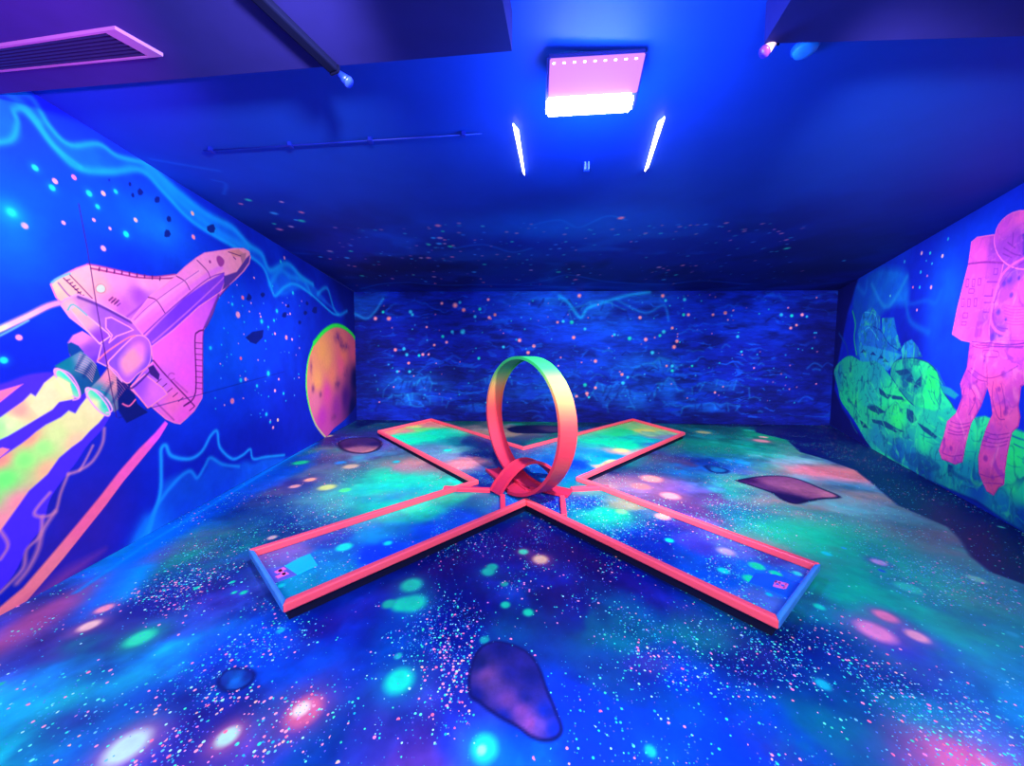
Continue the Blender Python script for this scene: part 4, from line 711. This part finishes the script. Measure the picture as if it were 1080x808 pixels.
# ================================================================== rear wall, soffit
def box_bm(bm, x0, x1, y0, y1, z0, z1):
    v = [bm.verts.new((x, y, z)) for z in (z0, z1) for (x, y) in ((x0, y0), (x1, y0), (x1, y1), (x0, y1))]
    for f in ((0, 3, 2, 1), (4, 5, 6, 7), (0, 1, 5, 4), (1, 2, 6, 5), (2, 3, 7, 6), (3, 0, 4, 7)): bm.faces.new([v[i] for i in f])
def prism(bm, pts, z0, z1):
    a = [bm.verts.new((p[0], p[1], z0)) for p in pts]; b = [bm.verts.new((p[0], p[1], z1)) for p in pts]; n = len(pts)
    bm.faces.new(a[::-1]); bm.faces.new(b)
    for i in range(n): bm.faces.new((a[i], a[(i + 1) % n], b[(i + 1) % n], b[i]))
bm = bmesh.new(); box_bm(bm, lx(YR) - .2, rx(YR) + .2, YR - .1, YR, 0, HCEIL)
tag(from_bm('wall_front', bm, plain('rear_wall_paint', '#0a2090', .8)), kind='structure')
ZS = 2.60
e0, e1, e2 = at_z(0, 99, ZS), at_z(540, 56, ZS), at_z(1080, 38, ZS)
xl = lx(e0[1]) ; 
sl = (e1[1] - e0[1]) / (e1[0] - e0[0]); sr = (e2[1] - e1[1]) / (e2[0] - e1[0])
yl = e0[1] + sl * (xl - e0[0])
M_soff = plain('soffit_paint', (.012, .009, .15), .75, .12, var=.1)
g0, g1 = at_z(540, 54, ZS), at_z(530, 0, ZS); gd = (g1 - g0)[:2]; gd = gd / abs(gd[1])
def back(p): return (p[0] + gd[0] * (p[1] - YR), YR)
bm = bmesh.new(); prism(bm, [(lx(YR), YR), back(g0), (g0[0], g0[1]), (xl, yl)], ZS, HCEIL + .02)
tag(from_bm('trim_1', bm, M_soff), kind='structure')
h0 = at_z(806, 46, ZS); xr = 3.1; yr = e2[1] + sr * (xr - e2[0])
bm = bmesh.new(); prism(bm, [back(h0), (rx(YR), YR), (rx(yr), yr), (h0[0], h0[1])], ZS, HCEIL + .02)
tag(from_bm('trim_2', bm, M_soff), kind='structure')

# ================================================================== MINI GOLF COURSE
ZD, ZR = .065, .112
def W_(x, y, z=ZR): return at_z(x, y, z)[:2]
OUT = [W_(262, 579), W_(298, 638), W_(555, 528), W_(822, 655), W_(866, 594), W_(613, 503), W_(723, 456), W_(667, 441), W_(558, 482), W_(455, 441), W_(398, 454), W_(499, 506)]
# back notch: meet of the two far edges
OUT[8] = isect(OUT[7], OUT[5] - OUT[6], OUT[9], OUT[11] - OUT[10])
def offset_poly(P, d):
    n = len(P); out = []; d = list(d) if isinstance(d, list) else [d] * n      # one offset per edge i -> i+1
    for i in range(n):
        a, b, c_ = P[i - 1], P[i], P[(i + 1) % n]
        d1 = (b - a) / np.hypot(*(b - a)); d2 = (c_ - b) / np.hypot(*(c_ - b))
        n1 = np.array([-d1[1], d1[0]]); n2 = np.array([-d2[1], d2[0]])
        out.append(isect(a + n1 * d[i - 1], d1, b + n2 * d[i], d2))
    return out
RW = .044
area = sum(OUT[i - 1][0] * OUT[i][1] - OUT[i][0] * OUT[i - 1][1] for i in range(12)) / 2
sgn = 1 if area > 0 else -1
INN = offset_poly(OUT, [sgn * (.024 if i in (0, 3) else RW) for i in range(12)]); MID = offset_poly(OUT, sgn * RW * .6)
course = empty('mini_golf_course', (.3, 3.2, 0))
tag(course, 'X-shaped mini golf course with hot pink rails and galaxy printed deck', 'mini golf course')
# deck
def build_deck():
    P = np.array(MID); x0, y0 = P.min(0); x1, y1 = P.max(0)
    yy = axis_steps(y0 - .01, y1 + .01, lambda y: max(.008, .0013 * y * y)); xx = np.arange(x0 - .01, x1 + .01, .009)
    T, S = np.meshgrid(yy, xx, indexing='ij')
    c = Canvas((0, 0, ZD), (1, 0, 0), (0, 1, 0), S, T, '#0a3c90')
    ctrl = [(480, 525, '#20a8a0'), (440, 540, '#14b8a8'), (400, 560, '#0a80c0'), (350, 570, '#2c48a8'), (340, 585, '#0a68b8'), (310, 585, '#7060b0'), (285, 585, '#7058a8'), (310, 622, '#0a80b0'), (350, 605, '#0a78b8'), (400, 585, '#0a40d0'), (450, 565, '#0a48c0'), (505, 530, '#2c6898'), (490, 545, '#0a50c0'), (420, 545, '#0ca0b0'),
            (545, 527, '#0a50c8'), (500, 512, '#14206c'), (575, 527, '#0820a0'), (555, 500, '#0a40a0'), (530, 505, '#0a2884'),
            (620, 530, '#0a3890'), (640, 543, '#149090'), (620, 520, '#0c6880'), (680, 545, '#1c4c80'), (700, 555, '#0a2480'), (690, 575, '#0a2890'), (740, 575, '#3c3cb0'), (770, 580, '#5060c0'), (790, 600, '#0a68d0'), (740, 600, '#0a50c0'), (835, 615, '#0a68e0'), (810, 638, '#5468c0'), (845, 600, '#0a58b0'), (810, 585, '#0a3890'), (660, 535, '#707078'),
            (625, 495, '#0a60d0'), (650, 482, '#1478d8'), (655, 468, '#10d0b0'), (682, 455, '#e0d878'), (700, 457, '#88b8a8'), (645, 490, '#e0a098'), (635, 485, '#1890d8'), (675, 465, '#18b0c0'), (665, 478, '#c0a0b8'), (610, 490, '#0a38a8'), (690, 468, '#3c70c0'), (660, 455, '#30e090'), (705, 462, '#8088b8'),
            (425, 453, '#c0a088'), (440, 453, '#80f080'), (445, 462, '#08f0b8'), (432, 460, '#18d8b0'), (465, 458, '#10c8c0'), (480, 465, '#2080a0'), (475, 475, '#6090b0'), (460, 475, '#6078b0'), (490, 488, '#c07898'), (475, 482, '#7078b0'), (505, 480, '#0a1c70'), (515, 470, '#0a2c80'), (415, 456, '#e08890'), (455, 447, '#e08898'), (500, 465, '#103880')]
    S0, T0 = c.S.copy(), c.T.copy(); amp = .045 * np.clip(T0, .8, 6)
    c.S = S0 + amp * (fbm(S0 * 3, T0 * 3, 4, 161) - .5) * 2; c.T = T0 + amp * (fbm(S0 * 3 + 30, T0 * 3, 4, 162) - .5) * 2
    al = np.arange(c.S.size); c.col = c.idw(al, ctrl, p=4); c.S, c.T = S0, T0
    n = fbm(S0 * 9, T0 * 9, 4, 65)[:, None]; c.col = np.clip(c.col * (.86 + .28 * n), 0, 1)
    for (x, y, r, h) in [(363, 577, 8, '#10e0d0'), (409, 573, 4.5, '#10d0d8'), (296, 618, 4, '#10c0d0'), (763, 602, 6, '#10e0d8'), (798, 597, 7.5, '#10e8a8'), (792, 611, 8, '#10e8a0'), (818, 605, 6, '#10e0b0'), (841, 605, 5, '#10d8e0'), (766, 582, 9, '#b498d8'), (699, 545, 8, '#e88ca0'), (655, 540, 6, '#70b890'), (706, 570, 4.5, '#18c8e0'), (811, 627, 3.5, '#10a8e0'), (655, 475, 8, '#f0d0b0'), (648, 487, 8, '#f8c0a8'), (472, 475, 4, '#10e0e0'), (682, 454, 7, '#f0e080'), (440, 450, 5, '#f0d080')]:
        c.dot(x, y, r / math.sqrt(1 + .6 * ((x - 540) / 363) ** 2), h, soft=.7)
    mu = c.col.mean(1)[:, None]; c.col = np.clip((mu + (c.col - mu) * 1.3) * 1.08 * np.array([1.0, 1.08, .93]), 0, 1)
    # inside test
    P = np.array(MID); X, Y = S0, T0; ins = np.zeros(X.shape, bool)
    for i in range(len(P)):
        a, b = P[i - 1], P[i]
        if a[1] == b[1]: continue
        ins ^= ((a[1] > Y) != (b[1] > Y)) & (X < (b[0] - a[0]) * (Y - a[1]) / (b[1] - a[1]) + a[0])
    q = fbm(S0 * 4, T0 * 4, 4, 90); c.density('speckle', np.clip((q - .42) * .8, .03, .3)); c.density('speckle_big', np.clip((q - .42) * .4, .01, .15)); c.density('speckle_pink', np.full(X.shape, .03))
    return c, ins
cD, dins = build_deck()
cD.mesh('playing_surface', painted('galaxy_deck_print', stars=STARS[:2] + STARS[3:], rough=.4, spec=.3, fine=.1, fscale=14), course, keep=dins)
M_black = plain('black_plinth', '#060838', .7, .2)
bm = bmesh.new(); prism(bm, [tuple(p) for p in offset_poly(OUT, sgn * .034)], 0, ZD - .004)
from_bm('plinth', bm, M_black, course)
M_pink = plain('fluorescent_pink_rail', (.96, .085, .165), .35, .4, var=.05)
M_pink2 = plain('fluorescent_magenta_rail', (.93, .045, .13), .4, .35, var=.05)
M_blue = plain('blue_end_rail', (.05, .30, .98), .3, .5, var=.2)
def bevel_all(bm, off=.008, seg=3):
    bmesh.ops.bevel(bm, geom=[e for e in bm.edges], offset=off, segments=seg, profile=.5, affect='EDGES')
for i in range(12):
    j = (i + 1) % 12
    bm = bmesh.new(); prism(bm, [tuple(OUT[i]), tuple(OUT[j]), tuple(INN[j]), tuple(INN[i])], .064, ZR)
    bevel_all(bm, .009, 3)
    end = i in (0, 3)
    o = from_bm('end_rail' if end else 'rail', bm, M_blue if end else M_pink, course, smooth=False)
    if end: tag(o, 'blue glossy end rail of the near %s lane' % ('left' if i == 0 else 'right'))
def bar_between(p, q, w, z0, z1):
    p, q = np.array(p), np.array(q); d = (q - p) / np.hypot(*(q - p)); n = np.array([-d[1], d[0]]) * w / 2
    bm = bmesh.new(); prism(bm, [tuple(p - n), tuple(q - n), tuple(q + n), tuple(p + n)], z0, z1); bevel_all(bm, .008, 2); return bm
rl = (W_(514, 514), W_(531, 520)); rr = (W_(609, 514), W_(593, 521))
for a, b in ((W_(468, 512), W_(517, 514)), (W_(530, 520), W_(530.5, 536)), (W_(642, 511), W_(602, 513)), (W_(593, 521), W_(595, 541))):
    from_bm('divider_rail', bar_between(a, b, .045, ZD - .005, ZR - .008), M_pink2, course)
# tee mats with pink markers
M_teal = plain('tee_mat_cyan', '#10c8e8', .5, .3); M_tb = plain('tee_mat_blue', '#0a60e8', .5, .3); M_tv = plain('tee_mat_violet', '#6060d8', .5, .3)
M_mk = plain('marker_pink', '#ff70d8', .5, .3)
def flat(name, P, z0, z1, mat, parent):
    bm = bmesh.new(); prism(bm, [tuple(at_z(x, y, z1)[:2]) for x, y in P], z0, z1); return from_bm(name, bm, mat, parent)
mat1 = flat('tee_mat', [(300, 597), (316, 588), (327, 584), (335, 596), (313, 606)], ZD, ZD + .004, M_teal, course)
mat1b = flat('tee_mat', [(277, 601), (300, 597), (313, 606), (286, 616)], ZD, ZD + .004, M_tv, course)
for P in ([(289, 603), (299, 598), (302, 600), (292, 605)], [(296, 600), (302, 605), (299, 607), (293, 602)], [(290, 608), (302, 603), (305, 605), (293, 610)]):
    flat('marker', P, ZD + .004, ZD + .006, M_mk, mat1b)
mat2 = flat('tee_mat', [(797, 604), (818, 606), (852, 618), (838, 632), (805, 619), (790, 614)], ZD, ZD + .004, M_tb, course)
for P in ([(818, 612), (830, 615), (829, 617), (817, 614)], [(816, 615), (818, 612), (820, 613), (818, 616)], [(829, 615), (832, 616), (829, 621), (826, 620)], [(816, 616), (828, 619), (827, 621), (815, 618)], [(821, 614), (823, 614), (824, 618), (822, 618)]):
    flat('marker', P, ZD + .004, ZD + .006, M_mk, mat2)

# ------------------------------------------------------------------ the loop
def ribbon(name, path, side, w, th, mat, parent, upv=None, lip=.012):
    """sweep a channel section: path points, side vector, thickness along up vectors"""
    bm = bmesh.new(); rows = []
    lay = bm.verts.layers.float_color.new('paint')
    sec = [(-w / 2, lip), (-w / 2 + .012, lip), (-w / 2 + .014, 0), (w / 2 - .014, 0), (w / 2 - .012, lip), (w / 2, lip), (w / 2, -th), (-w / 2, -th)]
    for i, p in enumerate(path):
        p = Vector(p); t = Vector(path[min(i + 1, len(path) - 1)]) - Vector(path[max(i - 1, 0)]); t.normalize()
        s = Vector(side[i]) if isinstance(side, list) else Vector(side)
        s = (s - t * s.dot(t)).normalized(); u = s.cross(t)
        if upv is not None and u.dot(Vector(upv[i])) < 0: u = -u
        row = []
        for (a, b) in sec:
            v = bm.verts.new(p + s * a + u * b); row.append(v)
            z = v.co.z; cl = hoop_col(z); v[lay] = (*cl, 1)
        rows.append(row)
    for i in range(len(rows) - 1):
        for k in range(8): bm.faces.new((rows[i][k], rows[i][(k + 1) % 8], rows[i + 1][(k + 1) % 8], rows[i + 1][k]))
    bm.faces.new(rows[0]); bm.faces.new(rows[-1][::-1])
    return from_bm(name, bm, mat, parent)
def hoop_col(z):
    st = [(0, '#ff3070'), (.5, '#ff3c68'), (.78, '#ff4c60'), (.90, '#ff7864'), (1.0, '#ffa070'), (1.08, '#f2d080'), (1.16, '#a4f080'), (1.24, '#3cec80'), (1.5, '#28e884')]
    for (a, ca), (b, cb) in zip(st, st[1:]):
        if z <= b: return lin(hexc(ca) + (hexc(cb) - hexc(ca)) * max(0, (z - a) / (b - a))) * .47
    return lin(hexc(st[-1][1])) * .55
M_hoop = painted('hoop_gradient', rough=.4, spec=.35)  # colour goes from pink through peach to green with height
LC = np.array([.12, 3.2]); d_ = np.array([.56, -.83]); d_ /= np.hypot(*d_); n_ = np.array([-.83, -.56]); n_ /= np.hypot(*n_)
loop = empty('loop_ramp', (LC[0], LC[1], ZD)); tag(loop, 'tall upright loop-the-loop, hot pink fading to green at its top, centre of course', 'loop ramp')
Rz, Rh = .615, .64; zb = ZD + .035; HW = .18
path = []; ups = []
NS = 96
for i in range(NS + 1):
    a = 2 * math.pi * i / NS
    off = .105 - .21 * (i / NS) if True else 0
    q = LC + d_ * Rh * math.sin(a) + n_ * off
    path.append((q[0], q[1], zb + Rz * (1 - math.cos(a)))); ups.append((-d_[0] * math.sin(a), -d_[1] * math.sin(a), math.cos(a)))
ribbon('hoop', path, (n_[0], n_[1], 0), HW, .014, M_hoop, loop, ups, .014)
def flat_run(name, a, b, za, zb_, w, n=14, side=None, prof=None):
    P = []
    for i in range(n + 1):
        t = i / n; z = za + (zb_ - za) * t if prof is None else prof(t)
        P.append((a[0] + (b[0] - a[0]) * t, a[1] + (b[1] - a[1]) * t, z))
    dd = np.array(b) - np.array(a); dd /= np.hypot(*dd)
    return ribbon(name, P, (-dd[1], dd[0], 0), w, .014, M_hoop, loop, [(0, 0, 1)] * (n + 1), .014)
# entry from the right lane to the far bottom of the hoop, exit from the near bottom towards the far left lane
b0 = LC - n_ * .105; mr = (rr[0] + rr[1]) / 2
flat_run('entry_ramp', mr, b0, ZD + .018, zb, .16)
f0 = LC + n_ * .105 + d_ * .07; f1 = at_z(519, 496, ZD)[:2]
flat_run('exit_ramp', f0, f1, zb, ZD + .018, .16)
# the arched bridge from the left lane through the hoop
ml = (rl[0] + rl[1]) / 2; far = ml + (LC + np.array([.28, .34]) - ml) * 1.12
flat_run('bridge', ml, far, 0, 0, .165, 26, prof=lambda t: ZD + .018 + .235 * math.sin(math.pi * min(1, t ** .92)) ** .9)
loop_supports = []
for t in ():
    q = ml + (far - ml) * t; z = ZD + .018 + .235 * math.sin(math.pi * t ** .92) ** .9 - .014
    bm = bmesh.new(); box_bm(bm, q[0] - .012, q[0] + .012, q[1] - .012, q[1] + .012, ZD, z); from_bm('support', bm, M_pink2, loop)

# ================================================================== CEILING FITTINGS
M_dark = plain('dark_fitting', (.0012, .0015, .022), .8, .05); M_grey = plain('pale_fitting', '#8088b0', .5, .3)
def frame_from(p0, px, py):
    return Vector(p0), Vector(px).normalized(), Vector(py).normalized()
# flood lamp: corners of its tilted face
TL, TR = Vector(at_y(580, 62, 1.70)), Vector(at_y(679, 56, 1.69)); BL_, BR_ = Vector(at_y(575, 121, 1.88)), Vector(at_y(671, 117, 1.88))
ux = (TR - TL).normalized(); vy = ((BL_ - TL) - ux * (BL_ - TL).dot(ux)).normalized(); nn = ux.cross(vy)
if nn.z > 0: nn = -nn
Wd, Hd = (TR - TL).length, (BL_ - TL).length
lamp = empty('flood_lamp', tuple((TL + TR + BL_ + BR_) / 4 - nn * .03)); tag(lamp, 'bright violet-white LED flood lamp hanging from the ceiling above the loop', 'lamp')
def lbox(name, u0, u1, v0, v1, n0, n1, mat, parent, bev=.004):
    bm = bmesh.new(); vs = []
    for n in (n0, n1):
        for (u, v) in ((u0, v0), (u1, v0), (u1, v1), (u0, v1)): vs.append(bm.verts.new(TL + ux * u + vy * v + nn * n))
    for f in ((0, 3, 2, 1), (4, 5, 6, 7), (0, 1, 5, 4), (1, 2, 6, 5), (2, 3, 7, 6), (3, 0, 4, 7)): bm.faces.new([vs[i] for i in f])
    if bev: bmesh.ops.bevel(bm, geom=list(bm.edges), offset=bev, segments=2, affect='EDGES')
    return from_bm(name, bm, mat, parent)
lbox('housing', -.012, Wd + .02, -.008, Hd + .006, -.045, -.006, plain('lamp_housing_blue', '#1c2cb0', .5), lamp, .01)
M_refl = emit('lamp_diffuser_glow', (.62, .22, .95), .75)
lbox('diffuser', 0, Wd + .01, .0, Hd * .68, -.008, .0, M_refl, lamp)
M_led = emit('lamp_led_light', (.62, .60, 1.0), 40.0)
lbox('led_bar', -.01, Wd - .01, Hd * .66, Hd, -.006, .035, M_led, lamp, .012)
M_dot = emit('lamp_led_dot', (1, .75, 1), 4)
for k in range(9):
    u = .02 + (Wd - .05) * k / 8; lbox('led', u - .006, u + .006, .014, .020, 0, .004, M_dot, lamp, 0)
for u in (.02, Wd - .02):
    p = TL + ux * u + vy * Hd * .5 - nn * .04
    bm = bmesh.new(); box_bm(bm, p.x - .012, p.x + .012, p.y - .012, p.y + .012, p.z, HCEIL); from_bm('bracket', bm, M_dark, lamp)
# two LED strips in the ceiling
M_strip = emit('strip_white_light', (1.0, .86, .95), 7)
for (P, side) in (([(541, 132), (547, 139), (553.5, 185), (551.5, 182)], 'left'), ([(701, 125), (694, 131), (680, 181), (684, 176)], 'right')):
    q = [at_z(x, y, HCEIL - .02) for x, y in P]
    t = empty('strip_light', tuple(sum(q) / 4)); tag(t, 'slim white strip light on the ceiling, %s of the pair behind the flood lamp' % side, 'strip light', 'ceiling strip lights')
    bm = bmesh.new(); prism(bm, [tuple(p[:2]) for p in q], HCEIL - .022, HCEIL - .008); from_bm('tube', bm, M_strip, t)
    cxy = sum(q) / 4
    bm = bmesh.new(); prism(bm, [tuple((p[:2] - cxy[:2]) * 1.0 + cxy[:2]) for p in q], HCEIL - .008, HCEIL); from_bm('housing', bm, M_grey, t)
# small twin-bar fitting
t = empty('ceiling_sensor', tuple(at_z(619, 172, HCEIL))); tag(t, 'tiny pale twin-bar sensor on the ceiling between the two strip lights', 'sensor')
p = at_y(619, 172, 2.62)
M_sens = plain('sensor_plastic', '#98a0f0', .4)
for dx in (-.012, .012):
    bm = bmesh.new(); box_bm(bm, p[0] + dx - .006, p[0] + dx + .006, p[1] - .01, p[1] + .01, p[2] - .045, p[2] + .045); bevel_all(bm, .003, 2); from_bm('bar', bm, M_sens, t)
bm = bmesh.new(); box_bm(bm, p[0] - .022, p[0] + .022, p[1] + .01, p[1] + .022, p[2] - .05, max(HCEIL, p[2] + .05)); from_bm('mount', bm, plain('sensor_mount', '#0a40e0', .6), t)
# conduit
a, b = at_z(215, 159, HCEIL - .015), at_z(508, 141, HCEIL - .015)
con = empty('ceiling_conduit', tuple((a + b) / 2)); tag(con, 'thin pipe clipped along the dark ceiling above the shuttle wall', 'pipe')
def tube(name, P, r, mat, parent, seg=10):
    bm = bmesh.new(); rows = []
    for i, p in enumerate(P):
        p = Vector(p); t = (Vector(P[min(i + 1, len(P) - 1)]) - Vector(P[max(i - 1, 0)])).normalized(); s = t.orthogonal().normalized(); u = t.cross(s)
        rr_ = r[i] if isinstance(r, (list, tuple)) else r
        rows.append([bm.verts.new(p + (s * math.cos(k * 6.2832 / seg) + u * math.sin(k * 6.2832 / seg)) * rr_) for k in range(seg)])
    for i in range(len(rows) - 1):
        for k in range(seg): bm.faces.new((rows[i][k], rows[i][(k + 1) % seg], rows[i + 1][(k + 1) % seg], rows[i + 1][k]))
    bm.faces.new(rows[0][::-1]); bm.faces.new(rows[-1])
    return from_bm(name, bm, mat, parent, smooth=True)
M_cond = plain('conduit_paint', '#0a20a8', .45, .4)
tube('pipe', [tuple(a), tuple(b)], .0045, M_cond, con)
for f_ in (.03, .33, .62, .94):
    q = a + (b - a) * f_; bm = bmesh.new(); box_bm(bm, q[0] - .012, q[0] + .012, q[1] - .018, q[1] + .018, HCEIL - .024, HCEIL); from_bm('clip', bm, M_cond, con)
# air vent in the soffit
V = [at_z(x, y, ZS) for x, y in [(-30, 50), (121, 27), (172, 56), (-30, 76)]]
vent = empty('air_vent', tuple(sum(V) / 4)); tag(vent, 'dark rectangular ceiling air vent with a thin frame at upper left', 'air vent')
V2 = [v[:2] for v in V]; cen = sum(V2) / 4
def quad_between(s): return [cen + (v - cen) * s for v in V2]
o4, i4 = quad_between(1.0), quad_between(.86)
bm = bmesh.new()
for i in range(4):
    j = (i + 1) % 4; prism(bm, [tuple(o4[i]), tuple(o4[j]), tuple(i4[j]), tuple(i4[i])], ZS - .014, ZS)
from_bm('frame', bm, plain('vent_frame_paint', (.12, .06, .30), .6), vent)
bm = bmesh.new(); prism(bm, [tuple(p) for p in i4], ZS - .004, ZS); from_bm('backing', bm, plain('vent_dark', '#04042c', .8), vent)
for k in range(7):
    t = (k + .5) / 7; p_, q_ = i4[0] + (i4[3] - i4[0]) * t, i4[1] + (i4[2] - i4[1]) * t
    from_bm('slat', bar_between(p_, q_, .008, ZS - .013, ZS - .005), plain('vent_slat', '#0c0a48', .5) if k == 0 else bpy.data.materials['vent_slat'], vent)
# track rail running to the left spotlight
ta, tb = at_z(262, -12, ZS - .02), at_z(352, 74, ZS - .02)
trk = empty('track_rail', tuple((ta + tb) / 2)); tag(trk, 'dark lighting track under the near ceiling leading to the left spotlight', 'lighting track')
from_bm('channel', bar_between(ta[:2], tb[:2], .05, ZS - .03, ZS), M_dark, trk)
from_bm('end_cap', bar_between(tb[:2], tb[:2] + (tb[:2] - ta[:2]) * .03, .055, ZS - .033, ZS), M_dark, trk)
# spotlights at the soffit edge
def spotlight(p0, p1, mat, label, ring):
    p0, p1 = Vector(p0), Vector(p1); s = empty('spotlight', tuple(p0)); tag(s, label, 'spotlight', 'spotlights at the ceiling edge')
    dv = (p1 - p0); tube('body', [p0, p0 + dv * .35, p0 + dv * .7, p1], [.004, .012, .018, .022], mat, s, 14)
    tube('lens_ring', [p1, p1 + dv * .12], [.024, .022], ring, s, 14)
    tube('stem', [p0, (p0.x, p0.y, ZS + .001 if p0.y < 1.55 else HCEIL)], .005, M_dark, s, 8)
    return s
M_sp1 = plain('spot_blue_metal', '#1830d8', .3, .6); M_sp2 = plain('spot_pink_metal', (.95, .55, .75), .3, .6)
spotlight(at_y(352, 72, 1.66), at_y(367, 86, 1.66), M_sp1, 'small blue spotlight clamp at the end of the dark lighting track', plain('spot_ring_blue', '#2438c8', .4))
spotlight(at_y(821, 41, 1.50), at_y(807, 54, 1.50), M_sp2, 'small pinkish spotlight hanging at the ceiling edge, upper right', plain('spot_ring', '#5020a0', .3))
# round disc, half hidden behind the soffit edge
p = at_y(850, 46, 1.68)
t = empty('smoke_detector', tuple(p)); tag(t, 'round pale blue ceiling detector half hidden behind the ceiling edge', 'smoke detector')
zc = HCEIL
tube('base', [(p[0], p[1], zc), (p[0], p[1], zc - .012)], [.055, .055], plain('detector_base', '#1460e8', .5), t, 28)
tube('cover', [(p[0], p[1], zc - .012), (p[0], p[1], zc - .028), (p[0], p[1], zc - .034)], [.05, .045, .02], plain('detector_cover', '#3c90ff', .4), t, 28)

# ================================================================== LIGHT
def area(loc, rot, sx, sy, power, col):
    d = bpy.data.lights.new('area', 'AREA'); d.shape = 'RECTANGLE'; d.size = sx; d.size_y = sy; d.energy = power; d.color = col
    o = bpy.data.objects.new('unseen_fill', d); COL.objects.link(o); o.location = loc; o.rotation_euler = rot; return o
def spot(loc, target, power, col, ang, blend=.8, r=.05):
    d = bpy.data.lights.new('spot', 'SPOT'); d.energy = power; d.color = col; d.spot_size = math.radians(ang); d.spot_blend = blend; d.shadow_soft_size = r
    o = bpy.data.objects.new('unseen_spot', d); COL.objects.link(o); o.location = loc
    o.rotation_euler = (Vector(target) - Vector(loc)).to_track_quat('-Z', 'Y').to_euler(); return o
VIO = (1.0, .98, .74); WAL = (.96, .98, .92)
area((.2, -.9, 2.2), (math.radians(62), 0, 0), 4.0, .8, 125, VIO)  # unseen fill behind the camera, added to brighten the room
spot((-.3, .9, 2.35), (-2.9, 3.2, 1.35), 290, WAL, 100, 1)  # added unseen spots brighten the walls and far floor; no fixture modelled
spot((.9, 1.0, 2.4), (5.0, 4.4, 1.3), 620, WAL, 62, 1)
spot((1.2, 1.2, 2.45), (6.0, 6.1, .9), 1500, WAL, 42, 1)
spot((-.3, 1.15, 2.5), (-1.7, 4.6, 0), 650, VIO, 50, 1)
spot((.9, 1.15, 2.5), (1.6, 5.6, 0), 1100, VIO, 84, 1)
spot((-.2, 1.05, 2.45), (-3.0, 6.4, .9), 1200, WAL, 40, 1)
spot((-.6, -.3, 1.2), (-2.0, 1.2, 2.6), 900, (1, .12, .50), 34, .8)
spot((.2, -.6, .8), (1.5, 1.15, 2.6), 60, (.1, .9, .8), 50, 1)
def point(loc, power, col, r=.03):
    d = bpy.data.lights.new('point', 'POINT'); d.energy = power; d.color = col; d.shadow_soft_size = r
    o = bpy.data.objects.new('lamp_glow_fill', d); COL.objects.link(o); o.location = loc; return o
point((.44, 1.90, 2.46), 60, (.05, .34, 1), .22)  # unseen light added below the flood lamp to brighten the ceiling around it
w = bpy.data.worlds.new('world'); bpy.context.scene.world = w; w.use_nodes = True
w.node_tree.nodes['Background'].inputs[0].default_value = (.02, .03, .3, 1); w.node_tree.nodes['Background'].inputs[1].default_value = .3
vs = bpy.context.scene.view_settings
vs.view_transform = 'Standard'; vs.look = 'None'; vs.gamma = 1; vs.use_curve_mapping = False; vs.exposure = 0.8
